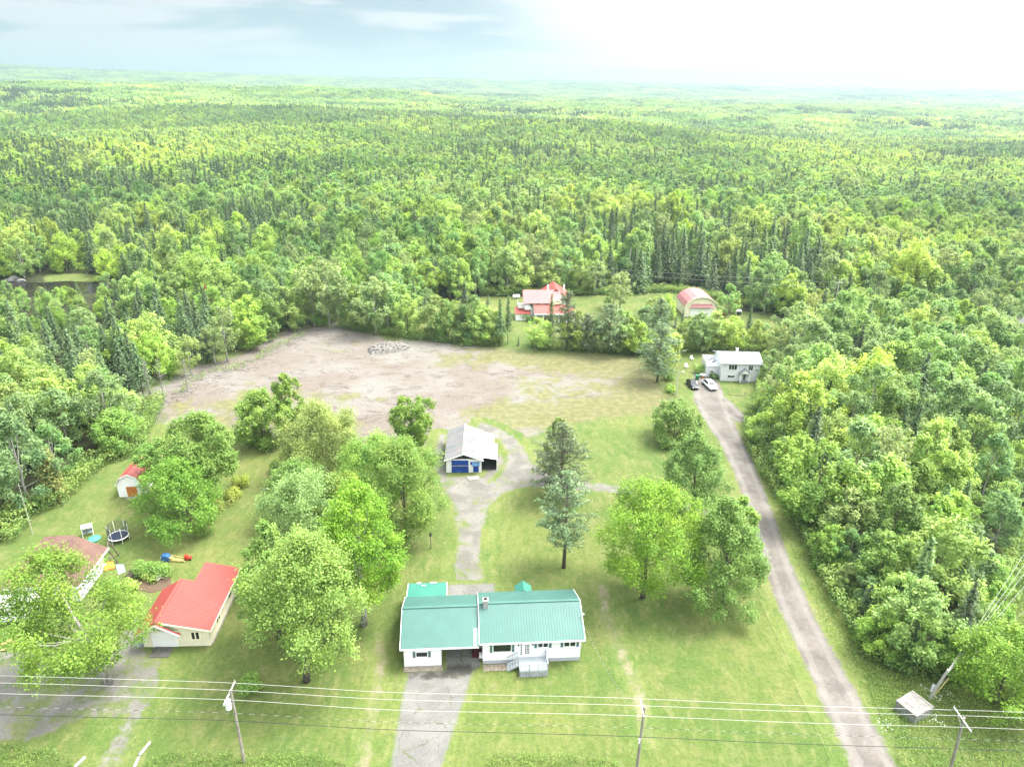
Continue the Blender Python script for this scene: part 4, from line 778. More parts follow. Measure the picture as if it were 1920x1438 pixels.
def far_woods():
    # near remainder: same trees as the named ones, joined
    pr_, key = [], {}
    for kd in KINDS:
        for k, (c, t) in enumerate(PROT[kd]):
            key[kd, k] = len(pr_); me = bpy.data.meshes.new('tree'); nc, ntt = len(c.vertices), len(t.vertices)
            cv = np.empty(nc * 3, np.float32); c.vertices.foreach_get('co', cv); tv = np.empty(ntt * 3, np.float32); t.vertices.foreach_get('co', tv); tin = np.empty(len(c.polygons), np.float32); c.attributes['tint'].data.foreach_get('value', tin)
            class T: v = tv.reshape(-1, 3).tolist(); f = [tuple(p.vertices) for p in t.polygons]
            pr_.append(join_tree(cv.reshape(-1, 3), tin, T, c.materials[0], t.materials[0]))
    pts = [(x, y, 0, key[kd, k], rz, *sc) for x, y, kd, k, rz, sc in REST]
    gn_scatter('near_woodland', pts, pr_, 'woodland trees between and behind the nearer ones')
    # middle distance: lighter trees
    protos = []
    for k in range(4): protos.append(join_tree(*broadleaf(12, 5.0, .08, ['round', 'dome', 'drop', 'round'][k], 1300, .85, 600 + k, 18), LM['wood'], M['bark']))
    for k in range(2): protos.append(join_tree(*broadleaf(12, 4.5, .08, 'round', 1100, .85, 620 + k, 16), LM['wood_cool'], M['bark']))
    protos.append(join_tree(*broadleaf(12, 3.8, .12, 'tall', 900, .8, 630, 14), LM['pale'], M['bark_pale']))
    for k in range(3): protos.append(join_tree(*spruce(12, [2.5, 2.1, 2.9][k], .08, 640 + k, .9, .75, 7), LM['spruce'], M['bark']))
    rng = np.random.default_rng(31); out = []
    X, Y = jgrid(-1150, 1150, 100, 1300, 5.6, rng); r = np.hypot(X, Y); k = (np.abs(np.arctan2(X, Y)) < .75) & (r < 1300) & ~((Y < 345) & (X > -240) & (X < 260)); X, Y = X[k], Y[k]
    con = vnoise(X / 60, Y / 60, 11) * .6 + vnoise(X / 190, Y / 150, 12) * .55; u = rng.uniform(size=len(X)); pc = np.clip((con - .58) * 2.4, .22, .8); cool = vnoise(X / 140, Y / 100, 14)
    idx = np.where(u < pc, 7 + rng.integers(0, 3, len(X)), np.where(rng.uniform(size=len(X)) < .07, 6, np.where(rng.uniform(size=len(X)) < cool * .9, 4 + rng.integers(0, 2, len(X)), rng.integers(0, 4, len(X)))))
    s = rng.uniform(.62, 1.12, len(X)) * np.where(idx >= 7, 1.12, 1); Z = terrain(X, Y) - .3
    gn_scatter('middle_woodland', np.stack([X, Y, Z, idx, rng.uniform(0, 6.28, len(X)), s * rng.uniform(.9, 1.15, len(X)), s * rng.uniform(.9, 1.15, len(X)), s], 1), protos, 'unbroken woodland rolling away behind the clearing')
    # far canopy: patches of many crowns, coarser with distance
    def patch(seed, ncr, size, con, lm, lq, nq):
        rg = np.random.default_rng(seed); Vs, ts = [], []
        for c in range(ncr):
            x, y = rg.uniform(-size / 2, size / 2, 2); hh = rg.uniform(8, 13) * (1.1 if con else 1); R = rg.uniform(1.6, 2.2) if con else rg.uniform(3.0, 4.6); d = rg.normal(size=(nq, 3)) + (0, 0, .7); d /= np.linalg.norm(d, axis=1, keepdims=True)
            if con: t = rg.uniform(0, 1, nq) ** .8; P = np.stack([x + d[:, 0] * R * (1 - t), y + d[:, 1] * R * (1 - t), hh * (.3 + .7 * t)], 1)
            else: P = np.stack([x, y, hh - R]) + d * R * rg.uniform(.8, 1.05, (nq, 1))
            Vs.append(quads(P, d + (0, 0, .3) + rg.normal(size=(nq, 3)) * .3, lq, rg, 1)); ts.append(np.clip(.4 + rg.normal(0, .18) + rg.normal(0, .12, nq), 0, 1))
        V = np.concatenate(Vs); n = len(V) // 4; V2 = np.array([(-size * .6, -size * .6, 5.), (size * .6, -size * .6, 5.), (size * .6, size * .6, 5.), (-size * .6, size * .6, 5.)])
        return mesh_np('canopy', np.concatenate([V, V2]), np.arange(len(V) + 4).reshape(-1, 4), [lm], attrs={'tint': ('FACE', np.concatenate(ts + [np.array([0.])]))})
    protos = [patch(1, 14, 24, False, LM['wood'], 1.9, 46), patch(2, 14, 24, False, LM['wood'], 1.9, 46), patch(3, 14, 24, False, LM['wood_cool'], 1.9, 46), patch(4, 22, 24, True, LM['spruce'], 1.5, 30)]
    X, Y = jgrid(-2900, 2900, 700, 3600, 20, rng); r = np.hypot(X, Y); k = (np.abs(np.arctan2(X, Y)) < .72) & (r > 1290) & (r < 3600); X, Y = X[k], Y[k]
    def pick(X, Y):
        con = vnoise(X / 150, Y / 150, 11) * .6 + vnoise(X / 420, Y / 380, 12) * .6; u = rng.uniform(size=len(X)); return np.where(u < np.clip((con - .66) * 2.4, .08, .7), 3, np.where(rng.uniform(size=len(X)) < vnoise(X / 300, Y / 220, 14) * .8, 2, rng.integers(0, 2, len(X))))
    o1 = np.stack([X, Y, terrain(X, Y) - 1, pick(X, Y), rng.uniform(0, 6.28, len(X)), *([rng.uniform(.95, 1.2, len(X))] * 2), rng.uniform(.8, 1.3, len(X))], 1)
    X, Y = jgrid(-8200, 8200, 2000, 9800, 52, rng); r = np.hypot(X, Y); k = (np.abs(np.arctan2(X, Y)) < .72) & (r > 3590) & (r < 9800); X, Y = X[k], Y[k]; sc = np.full(len(X), 2.6)
    o2 = np.stack([X, Y, terrain(X, Y) - 4, pick(X, Y), rng.uniform(0, 6.28, len(X)), sc, sc, rng.uniform(1.2, 1.8, len(X))], 1)
    gn_scatter('far_woodland', np.concatenate([o1, o2]), protos, 'distant forest canopy reaching to the hazy hills')
far_woods()
#PART2
# ------------------------------------------------------------------ buildings
def roof_ribs(parent, planes, mat, step=.3, h=.035, name='roof_rib'):
    """raised seams up each roof plane (a,b = eave ends, c,d = ridge ends), one joined part"""
    mb = MB()
    for a, b, c, d in planes:
        a, b, c, d = [np.array(p, float) for p in (a, b, c, d)]; n = int(np.linalg.norm(b - a) / step); nn = np.cross(b - a, d - a); nn /= np.linalg.norm(nn)
        if nn[2] < 0: nn = -nn
        for i in range(n + 1):
            t = (i + .5) / (n + 1); p = a + (b - a) * t; q = d + (c - d) * t; mb.bar(p + nn * h * .5, q + nn * h * .5, .045, h)
    o = mb.build(name, mat, parent); o['kind'] = 'stuff'; return o

def window(parent, x0, x1, z0, z1, y, n=1, mull=0, rows=0, frame=.07, shutters=0, d=-1, name='window', fm='white', gm='glass'):
    """window on a wall facing -y (d=-1): frame proud of the wall, pane set back; shutters beside"""
    f = MB(); y1 = y + d * .05; a, b = min(y, y1), max(y, y1)
    f.box(x0 - frame, x0, a, b, z0 - frame, z1 + frame).box(x1, x1 + frame, a, b, z0 - frame, z1 + frame).box(x0, x1, a, b, z0 - frame, z0).box(x0, x1, a, b, z1, z1 + frame)
    fo = f.build(name, M[fm], parent)
    for i in range(n):
        p0 = x0 + (x1 - x0) * i / n + (frame / 2 if i else 0); p1 = x0 + (x1 - x0) * (i + 1) / n - (frame / 2 if i < n - 1 else 0)
        MB().box(p0, p1, y + d * .012 - .008, y + d * .012 + .008, z0, z1).build('pane', M[gm], fo)
        if i: MB().box(p0 - frame, p0, a, b, z0, z1).build('mullion', M[fm], fo)
    if mull or rows:
        g = MB()
        for i in range(1, mull): xx = x0 + (x1 - x0) * i / mull; g.box(xx - .02, xx + .02, min(y, y + d * .045), max(y, y + d * .045), z0, z1)
        for i in range(1, rows): zz = z0 + (z1 - z0) * i / rows; g.box(x0, x1, min(y, y + d * .04), max(y, y + d * .04), zz - .02, zz + .02)
        g.build('glazing_bar', M[fm], fo)
    if shutters:
        for s0, s1 in ((x0 - frame - .04 - shutters, x0 - frame - .04), (x1 + frame + .04, x1 + frame + .04 + shutters)):
            sh = MB().box(s0, s1, min(y, y + d * .045), max(y, y + d * .045), z0 - .1, z1 + .1).build('shutter', M['shutter'], parent)
            l = MB(); zz = z0
            while zz < z1: l.box(s0 + .04, s1 - .04, min(y + d * .046, y + d * .06), max(y + d * .046, y + d * .06), zz, zz + .05); zz += .11
            l.build('louvre', M['shutter'], sh)['kind'] = 'stuff'
    return fo

def gable_wall(mb, x0, x1, y0, y1, z0, ze, ridge, zr, t=.15, ax='x'):
    """closed box with gable ends; ridge along x when ax == 'x' (ridge = y) else along y (ridge = x)"""
    if ax == 'x': mb.prism([(y0, z0), (y1, z0), (y1, ze), (ridge, zr), (y0, ze)], x0, x1, 'x')
    else: mb.prism([(x0, z0), (x1, z0), (x1, ze), (ridge, zr), (x0, ze)], y0, y1, 'y')
    return mb

def green_house():
    o = at(905, 1245); r = empty('bungalow', (o[0], o[1], 0), math.radians(4.3), 'long white bungalow with a teal metal roof, carport passage and grey front deck', 'house'); W = M['white_siding']
    # main block
    w = MB(); w.prism([(0, .5), (7.6, .5), (7.6, 3.22), (3.8, 4.85), (0, 3.30)], 0, 10.65, 'x'); w.build('wall', W, r)
    MB().box(.02, 10.63, .03, 7.57, -.1, .5).build('foundation', M['foundation'], r)
    rf = MB(); e = (-.5, 3.26); rd = (3.8, 5.08); bk = (8.1, 3.12)
    A, B, Cc, D = (-.35, e[0], e[1]), (11.0, e[0], e[1]), (11.0, rd[0], rd[1]), (-.35, rd[0], rd[1]); E_, F_ = (11.0, bk[0], bk[1]), (-.35, bk[0], bk[1])
    rf.slab(A, B, Cc, D, .1); rf.slab(D, Cc, E_, F_, .1); ro = rf.build('roof', M['teal'], r)
    roof_ribs(ro, [(A, B, Cc, D), (F_, E_, Cc, D)], M['teal'])
    MB().bar((-.35, 3.8, 5.11), (11.0, 3.8, 5.11), .3, .05).build('ridge_cap', M['teal'], ro)
    t = MB(); t.box(-.4, 11.05, -.55, -.502, 3.10, 3.28); t.build('fascia', M['white'], r)
    t = MB()
    for x in (-.40, 11.002):
        for p, q in (((x, e[0] - .05), (x, rd[0])), ((x, rd[0]), (x, bk[0]))):
            za = e[1] if q[1] == rd[0] else rd[1]; zb = rd[1] if q[1] == rd[0] else bk[1]
            t.slab((x, p[1], za + .03), (x + .05, p[1], za + .03), (x + .05, q[1], zb + .03), (x, q[1], zb + .03), .18)
    t.build('rake_board', M['white'], r)
    c = MB().box(.15, .70, 3.2, 3.75, 4.5, 5.75).build('chimney', M['chim'], r)
    MB().box(.10, .75, 3.15, 3.8, 5.75, 5.90).build('chimney_cap', M['chim_cap'], c); MB().box(.27, .58, 3.32, 3.62, 5.90, 6.02).build('flue', M['black'], c)
    window(r, 1.15, 3.05, 1.70, 2.62, 0, 1, shutters=.26); window(r, 6.0, 7.05, 2.10, 2.66, 0, 2, shutters=.28, frame=.09); window(r, 8.85, 10.05, 2.08, 2.64, 0, 2, shutters=.27, frame=.09)
    # door and sidelight
    MB().box(3.95, 5.30, -.045, 0, .82, 2.78).build('door_surround', M['white'], r)
    d = MB().box(4.42, 5.2, -.07, -.046, .86, 2.72).build('door', M['white'], r)
    p = MB()
    for i in range(3):
        for j in range(5): p.box(4.58 + i * .17, 4.70 + i * .17, -.08, -.071, 1.28 + j * .26, 1.47 + j * .26)
    p.build('pane', M['glass'], d)
    p = MB()
    for j in range(6): p.box(4.10, 4.25, -.056, -.046, 1.15 + j * .26, 1.33 + j * .26)
    s = MB().box(4.04, 4.32, -.0461, -.046, 1.0, 2.7).build('sidelight', M['white'], r); p.build('pane', M['glass'], s)
    MB().box(5.12, 5.16, -.13, -.071, 1.70, 1.80).build('handle', M['rim'], d)
    for x in (3.88, 5.42): MB().box(x - .05, x + .05, -.12, 0, 2.42, 2.62).build('wall_lamp', M['black'], r)
    # deck with railing and steps
    dk = MB().box(3.85, 6.9, -2.1, -.02, .72, .80).build('deck', M['deck'], r)
    sk = MB().box(3.87, 6.88, -2.08, -2.02, -.05, .72).box(3.87, 3.93, -2.02, -.02, -.05, .72).box(6.82, 6.88, -2.02, -.02, -.05, .72).build('deck_skirt', M['deck_skirt'], dk)
    for x in np.arange(4.05, 6.8, .34): MB().box(x, x + .05, -2.10, -2.082, .0, .72).build('batten', M['deck'], dk)
    for i in range(14): MB().box(3.86 + i * .217, 4.06 + i * .217, -2.09, -.04, .801, .812).build('board', M['deck'], dk)
    rl = MB()
    for x in (3.9, 4.87, 5.86, 6.85): rl.box(x - .04, x + .04, -2.1, -2.02, .8, 1.72)
    for y in (-1.1, -.1): rl.box(6.81, 6.89, y - .04, y + .04, .8, 1.72)
    rl.box(3.86, 6.9, -2.11, -2.01, 1.70, 1.76).box(6.80, 6.9, -2.01, -.05, 1.70, 1.76).box(3.9, 6.85, -2.09, -2.03, .9, .95)
    rail = rl.build('railing', M['deck'], r)
    for x in np.arange(4.02, 6.8, .15): MB().box(x, x + .035, -2.08, -2.04, .95, 1.70).build('baluster', M['deck'], rail)
    for y in np.arange(-1.95, -.1, .15): MB().box(6.83, 6.87, y, y + .035, .85, 1.70).build('baluster', M['deck'], rail)
    st = MB()
    for i in range(4): x1 = 3.85 - i * .30; st.box(x1 - .30, x1, -1.15, -.15, .80 - (i + 1) * .16 - .05, .80 - (i + 1) * .16)
    st.bar((3.85, -1.15, .70), (2.62, -1.15, .02), .05, .2).bar((3.85, -.15, .70), (2.62, -.15, .02), .05, .2)
    sto = st.build('stairs', M['deck'], r)
    h = MB()
    for y in (-1.15, -.15):
        h.bar((3.85, y, 1.65), (2.62, y, .95), .05, .06)
        for i in range(5): x = 3.75 - i * .26; z = .72 - i * .148; h.bar((x, y, z), (x, y, z + .9), .03)
    h.build('handrail', M['deck'], sto)
    # back porch gable
    MB().prism([(4.3, 2.45), (5.9, 2.45), (5.9, 2.75), (5.1, 3.3), (4.3, 2.75)], 7.62, 9.4).build('porch_gable', M['white'], r)
    pr = MB().slab((4.1, 7.8, 2.7), (4.1, 9.6, 2.7), (5.1, 9.6, 3.5), (5.1, 7.8, 3.5), .07).slab((6.1, 9.6, 2.7), (6.1, 7.8, 2.7), (5.1, 7.8, 3.5), (5.1, 9.6, 3.5), .07).build('porch_roof', M['teal_dark'], r)
    for x in (4.3, 5.9): MB().box(x - .06, x + .06, 9.41, 9.53, 0, 2.7).build('post', M['white'], r)
    # left wing and carport
    MB().prism([(0, .12), (7.5, .12), (7.5, 2.9), (3.8, 4.55), (0, 2.88)], -8.45, -4.45, 'x').build('wing_wall', W, r)
    MB().box(-8.47, -4.43, -.03, 7.5, -.1, .12).build('wing_foundation', M['concrete_dark'], r)
    MB().box(-8.5, -4.35, -.72, -.035, -.02, .10).build('front_kerb', M['paver'], r)
    a, b, c_, d_ = (-8.75, -.5, 2.92), (-.36, -.5, 2.92), (-.36, 3.8, 4.80), (-8.75, 3.8, 4.80); e_, f_ = (-.36, 7.95, 2.95), (-8.75, 7.95, 2.95)
    wr = MB().slab(a, b, c_, d_, .1).slab(d_, c_, e_, f_, .1).build('wing_roof', M['teal'], r); roof_ribs(wr, [(a, b, c_, d_), (f_, e_, c_, d_)], M['teal'])
    MB().bar((-8.75, 3.8, 4.83), (-.36, 3.8, 4.83), .3, .05).build('ridge_cap', M['teal'], wr)
    MB().slab((-1.0, -.47, 2.985), (-.45, -.47, 2.985), (-.45, 1.4, 3.80), (-1.0, 1.4, 3.80), .01).build('translucent_panel', plain('pale_mint_panel', (.17, .33, .26), .5, .05), wr)
    MB().box(-8.8, -.41, -.55, -.502, 2.76, 2.94).build('fascia', M['white'], r)
    t = MB(); x = -8.80
    t.slab((x, -.55, 2.94), (x + .048, -.55, 2.94), (x + .048, 3.8, 4.83), (x, 3.8, 4.83), .18).slab((x, 3.8, 4.83), (x + .048, 3.8, 4.83), (x + .048, 7.95, 2.98), (x, 7.95, 2.98), .18); t.build('rake_board', M['white'], r)
    window(r, -7.1, -5.95, 1.42, 2.02, 0, 1, shutters=.27)
    MB().box(-4.44, -.02, .0, .15, 2.62, 2.76).build('carport_beam', M['white'], r)
    MB().box(-4.44, -.01, .16, 7.4, 2.70, 2.76).build('carport_ceiling', M['white_worn'], r)
    for i in range(3): MB().box(-1.15, -.01, 1.0 + i * .3, 2.6, 0, .18 * (i + 1)).build('step', M['rail'], r)
    MB().box(-1.1, -.01, 1.9, 2.6, .54, .60).build('landing', M['deck'], r); MB().box(-.36, -.005, .35, .75, .5, 1.0).build('air_conditioner', M['white_worn'], r)
    # back addition with lower roof
    MB().box(-8.4, -4.1, 7.51, 10.8, 0, 2.4).build('addition_wall', W, r)
    a, b, c_, d_ = (-8.6, 11.05, 2.42), (-4.0, 11.05, 2.42), (-4.0, 7.7, 2.92), (-8.6, 7.7, 2.92); ar = MB().slab(a, b, c_, d_, .08).build('addition_roof', M['teal_dark'], r); roof_ribs(ar, [(a, b, c_, d_)], M['teal_dark'])
    t = MB(); t.slab((-8.66, 11.1, 2.45), (-8.602, 11.1, 2.45), (-8.602, 8.0, 2.91), (-8.66, 8.0, 2.91), .16).slab((-3.998, 11.1, 2.45), (-3.94, 11.1, 2.45), (-3.94, 8.0, 2.91), (-3.998, 8.0, 2.91), .16); t.build('rake_board', M['white'], ar)
    t = MB(); t.box(-7.0, -6.5, 10.4, 10.5, 2.5, 2.58).box(-6.0, -5.2, 10.9, 11.05, 2.44, 2.54).box(-7.6, -7.1, 10.9, 11.05, 2.44, 2.52); t.build('ice_guard', M['white_metal'], ar)
    # service mast, meter, satellite gear on the right gable
    MB().tube([(10.72, 1.9, 2.4), (10.72, 1.9, 4.4)], .04, 6).build('service_mast', M['rim'], r)
    MB().box(10.66, 10.80, .35, .65, 1.4, 1.8).build('meter_box', M['rim'], r)
    q = MB().tube([(11.06, 2.2, 4.1), (11.1, 2.1, 4.6)], .02, 5); q.tube([(11.1, 2.1, 4.6), (11.14, 1.98, 4.64)], [.02, .16], 10); q.build('satellite_dish', M['rim'], r)
    # paving strips at the foot of the wall
    for i in range(7): MB().box(.05 + i * .40, .41 + i * .40, -1.05, -.12, .0, .05).build('paver', M['paver'], r)
green_house()

def cream_garage():
    o = at(271, 1213); r = empty('garage', (o[0], o[1], 0), math.radians(3.2), 'cream garage with a red metal roof and sage green front gable', 'garage'); W = M['cream_siding']
    w = MB(); w.prism([(0, 0), (7.25, 0), (7.25, 2.35), (1.95, 3.55), (0, 2.30)], 0, 6.9); w.prism([(3.7, 0), (7.25, 0), (7.25, 2.35), (3.7, 3.12)], 6.9, 10.5); w.build('wall', W, r)
    MB().prism([(.25, 2.28), (4.05, 2.28), (1.98, 3.45)], -.06, -.002).build('gable_panel', M['green_siding'], r)
    # long right slope, short left slope
    A, B, C_, D = (7.65, -.45, 2.42), (7.65, 6.9, 2.42), (1.95, 6.9, 3.72), (1.95, -.45, 3.72)
    A2, B2 = (7.65, 10.75, 2.42), (3.5, 10.75, 3.366)
    a, b, c, d = (-.45, -.45, 2.22), (-.45, 7.1, 2.22), (1.95, 7.1, 3.72), (1.95, -.45, 3.72)
    rf = MB().slab(A, A2, (7.65 - 4.15, 10.75, 3.366), (3.5, -.45, 3.366), .09).slab((3.5, -.45, 3.366), (3.5, 7.1, 3.366), (1.95, 7.1, 3.72), D, .09).slab(d, c, b, a, .09)
    ro = rf.build('roof', M['red'], r)
    roof_ribs(ro, [(A, (7.65, 7.1, 2.42), (1.95, 7.1, 3.72), D), ((7.65, 7.1, 2.42), A2, B2, (3.5, 7.1, 3.366)), (a, b, c, d)], M['red'], .3, .03)
    MB().bar((1.95, -.45, 3.76), (1.95, 7.1, 3.76), .28, .05).build('ridge_cap', M['red'], ro)
    # projecting little front gable, right rake tucked under the big roof
    MB().slab((4.45, -.8, 2.18), (4.45, -.46, 2.18), (1.95, -.46, 3.60), (1.95, -.8, 3.60), .08).slab((-.5, -.46, 2.14), (-.5, -.8, 2.14), (1.95, -.8, 3.60), (1.95, -.46, 3.60), .08).build('gable_hood', M['red'], r)
    MB().slab((4.45, -.85, 2.20), (4.45, -.802, 2.20), (1.95, -.802, 3.64), (1.95, -.85, 3.64), .20).slab((-.5, -.802, 2.16), (-.5, -.85, 2.16), (1.95, -.85, 3.64), (1.95, -.802, 3.64), .20).build('rake_board', M['white'], r)
    MB().slab((7.7, -.5, 2.46), (7.7, -.452, 2.46), (2.6, -.452, 3.62), (2.6, -.5, 3.62), .20).build('front_fascia', M['cream'], r)
    MB().box(7.652, 7.70, -.45, 10.75, 2.26, 2.44).build('eave_fascia', M['cream'], r)
    MB().box(3.45, 3.498, 7.1, 10.75, 3.2, 3.38).build('back_fascia', M['red'], r)
    dr = MB().box(1.0, 3.75, -.05, -.002, .02, 2.1).build('overhead_door', M['white'], r)
    for i in range(4): MB().box(1.02, 3.73, -.066, -.051, .06 + i * .515, .54 + i * .515).build('door_panel', M['white'], dr)
    window(r, 5.35, 6.15, 1.0, 1.95, 0, 2, frame=.13, fm='cream')
    for y0 in (2.5, 6.7, 9.0):
        for k in range(2):
            f = MB().box(7.25, 7.30, y0 + k * .5 - .05, y0 + k * .5 + .33, 1.0, 1.95).build('window', M['cream'], r); MB().box(7.301, 7.31, y0 + k * .5, y0 + k * .5 + .28, 1.05, 1.9).build('pane', M['glass'], f)
    MB().box(7.27, 7.4, .2, 10.4, -.02, .12).build('footing', M['concrete'], r)
cream_garage()
def slab_at(name, pxs, mat, z0, z1, label, cat='slab'):
    g = [at(*p)[:2] for p in pxs]; c = np.mean(g, 0); r = MB().prism([tuple(p - c) for p in g], z0, z1, 'z').build(name, mat, None, bevel=.02); r.location = (c[0], c[1], 0); tag(r, label, cat); return r
slab_at('concrete_ramp', [(291, 1213), (326, 1213), (316, 1233), (277, 1233)], M['concrete_dark'], 0, .09, 'dark concrete slab in front of the cream garage door')
slab_at('tarp', [(249, 1212), (268, 1200), (272, 1212), (266, 1214)], M['slate'], .0, .12, 'low blue grey tarp at the left corner of the cream garage', 'tarp')
slab_at('concrete_slab', [(873, 894), (897, 892), (899, 899), (880, 902)], M['concrete'], .0, .12, 'pale broken slab lying before the blue door of the white metal garage')

def white_garage():
    o = at(837, 886); r = empty('metal_roof_garage', (o[0], o[1], 0), math.radians(2), 'white garage with royal blue doors, patched metal roof and open lean-to', 'garage')
    L_ = 10.2; W = M['white_worn']
    w = MB(); w.box(0, 5.7, 0, .15, 0, 2.45).box(0, .15, .15, L_, 0, 2.45).box(5.55, 5.7, .15, L_, 0, 2.45); w.prism([(0, 0), (5.7, 0), (5.7, 2.45), (2.85, 3.4), (0, 2.45)], L_, L_ + .15); w.build('wall', W, r)
    MB().prism([(.35, 2.452), (5.35, 2.452), (2.85, 3.45)], .25, .32).build('gable_boards', M['dark_board'], r)
    for x in (1.3, 2.4): MB().box(x, x + .06, .2, .249, 2.46, 2.85 if x < 2 else 3.2).build('stud', M['pole'], r)
    a, b, c, d = (-.3, -.45, 2.42), (-.3, L_ + .4, 2.42), (2.85, L_ + .4, 3.62), (2.85, -.45, 3.62); rf = MB().slab(d, c, b, a, .06)
    e, f = (6.0, -.45, 2.42), (6.0, L_ + .4, 2.42); rf.slab(e, f, c, d, .06); ro = rf.build('roof', M['rust_roof'], r); roof_ribs(ro, [(a, b, c, d), (e, f, c, d)], M['rust_roof'], .8, .02, 'sheet_lap')
    MB().bar((2.85, -.45, 3.65), (2.85, L_ + .4, 3.65), .34, .05).build('ridge_cap', M['white_metal'], ro)
    # bright sheets over the lean-to
    le = MB().slab((8.3, .7, 2.02), (8.3, 6.2, 2.02), (6.0, 6.2, 2.40), (6.0, .7, 2.40), .05).slab((7.75, 6.2, 2.10), (7.75, 9.9, 2.10), (6.0, 9.9, 2.40), (6.0, 6.2, 2.40), .05).build('lean_to_roof', M['white_metal'], r)
    MB().slab((6.0, .7, 2.44), (6.0, 9.9, 2.44), (4.6, 9.9, 2.98), (4.6, .7, 2.98), .02).build('new_sheet', M['white_metal'], ro)
    MB().box(8.15, 8.25, .75, .85, 0, 2.0).build('post', W, r); MB().box(8.15, 8.25, 6.0, 6.1, 0, 2.0).build('post', W, r); MB().box(8.12, 8.2, .9, 6.0, 0, 2.0).build('side_boards', M['dark_inside'], r); MB().box(5.75, 8.2, 6.11, 6.2, 0, 2.05).build('back_boards', M['dark_inside'], r)
    MB().box(5.72, 8.1, .9, 6.0, .012, .04).build('earth_floor', M['dark_inside'], r)
    t = MB(); t.slab((-.35, -.5, 2.46), (-.35, -.452, 2.46), (2.85, -.452, 3.67), (2.85, -.5, 3.67), .17).slab((6.05, -.452, 2.46), (6.05, -.5, 2.46), (2.85, -.5, 3.67), (2.85, -.452, 3.67), .17); t.build('rake_board', M['white'], r)
    lb = MB().box(-.02, 5.72, -.06, -.002, 2.3, 2.45).build('lintel', M['white'], r)
    dr = MB().box(.85, 3.6, -.05, -.002, .02, 2.28).build('garage_door', M['blue'], r)
    for i in range(4): MB().box(.88 + (i % 2) * 1.37, 2.21 + (i % 2) * 1.37, -.065, -.051, .08 if i < 2 else 1.35, 1.0 if i < 2 else 2.2).build('door_panel', M['blue'], dr)
    for i in range(2): MB().box(.98 + i * 1.32, 2.16 + i * 1.32, -.068, -.052, 1.05, 1.26).build('pane', M['glass'], dr)
    MB().box(.9, 3.55, -.075, -.069, 1.27, 1.31).build('trim', M['white'], dr)
    for x in (1.85, 2.2): MB().box(x, x + .08, -.09, -.066, .25, .32).build('handle', M['white'], dr)
    MB().box(4.35, 5.25, -.04, -.002, .1, 1.30).build('door', M['blue'], r); MB().box(3.9, 4.3, -.05, -.002, 1.45, 1.95).build('shutter_panel', M['blue'], r)
    MB().slab((4.2, -.35, 1.38), (5.4, -.35, 1.38), (5.4, -.003, 2.0), (4.2, -.003, 2.0), .03).build('awning', M['lightblue'], r)
    MB().tube([(4.75, 6.6, 2.8), (4.75, 6.6, 4.35)], .09, 8).build('stove_pipe', M['black'], r)
white_garage()

def grey_house():
    o = at(1350, 714); r = empty('two_storey_house', (o[0], o[1], 0), math.radians(-2), 'pale grey two level house with grey shingle roof and small gabled porch', 'house'); W = M['grey_siding']
    MB().prism([(0, 0), (7.0, 0), (7.0, 4.25), (3.5, 5.35), (0, 4.25)], 0, 8.1, 'x').build('wall', W, r)
    a, b, c, d = (-.4, -.4, 4.25), (8.5, -.4, 4.25), (8.5, 3.5, 5.55), (-.4, 3.5, 5.55); e, f = (8.5, 7.4, 4.25), (-.4, 7.4, 4.25)
    ro = MB().slab(a, b, c, d, .12).slab(d, c, e, f, .12).build('roof', M['grey_shingle'], r)
    t = MB().box(-.45, 8.55, -.45, -.402, 4.10, 4.28)
    for x in (-.45, 8.502): t.slab((x, -.45, 4.3), (x + .048, -.45, 4.3), (x + .048, 3.5, 5.6), (x, 3.5, 5.6), .18).slab((x, 3.5, 5.6), (x + .048, 3.5, 5.6), (x + .048, 7.4, 4.3), (x, 7.4, 4.3), .18)
    t.build('fascia', M['white'], r); MB().box(3.7, 4.2, 3.9, 4.4, 5.3, 6.1).build('chimney', M['white'], ro)
    window(r, 1.5, 3.2, 2.7, 3.75, 0, 3, fm='white'); window(r, 5.75, 6.6, 2.65, 3.7, 0, 2); window(r, 1.5, 2.9, .85, 1.35, 0, 2)
    MB().box(4.0, 6.4, -.05, -.001, .3, 2.1).build('porch_panel', M['white'], r); MB().box(4.75, 5.35, -.08, -.051, .35, 1.75).build('door', M['shutter'], r)
    pr = MB().slab((3.7, -1.1, 2.05), (3.7, 0, 2.05), (4.95, 0, 3.1), (4.95, -1.1, 3.1), .08).slab((6.2, 0, 2.05), (6.2, -1.1, 2.05), (4.95, -1.1, 3.1), (4.95, 0, 3.1), .08).build('porch_roof', M['grey_shingle'], r)
    MB().prism([(3.9, 2.1), (6.0, 2.1), (4.95, 2.95)], -1.0, -.95).build('porch_gable', M['white'], pr)
    for x in (3.95, 5.85): MB().box(x - .07, x + .07, -1.02, -.88, 0, 2.05).build('post', M['white'], r)
    MB().box(3.9, 6.0, -1.05, -.09, 0, .3).build('step', M['concrete'], r)
    # side annex with flat deck
    MB().box(-2.7, -.02, 2.2, 7.0, 0, 2.5).build('annex_wall', W, r); dk = MB().box(-2.8, -.05, 2.1, 7.05, 2.5, 2.62).build('roof_deck', M['white_worn'], r)
    t = MB().box(-2.78, -2.70, 2.12, 7.0, 2.62, 3.4).box(-2.7, -.05, 6.95, 7.0, 2.62, 3.4); t.build('parapet', M['white'], r)
    rg = random.Random(3)
    for i in range(9): x, y = -2.4 + rg.random() * 2.1, 4.0 + rg.random() * 2.6; MB().box(x, x + .5, y, y + .12, 2.63, 2.75).build('board', M['dark_inside'], dk)
    window(r, -1.75, -1.15, 1.0, 1.5, 2.2, 2)
grey_house()

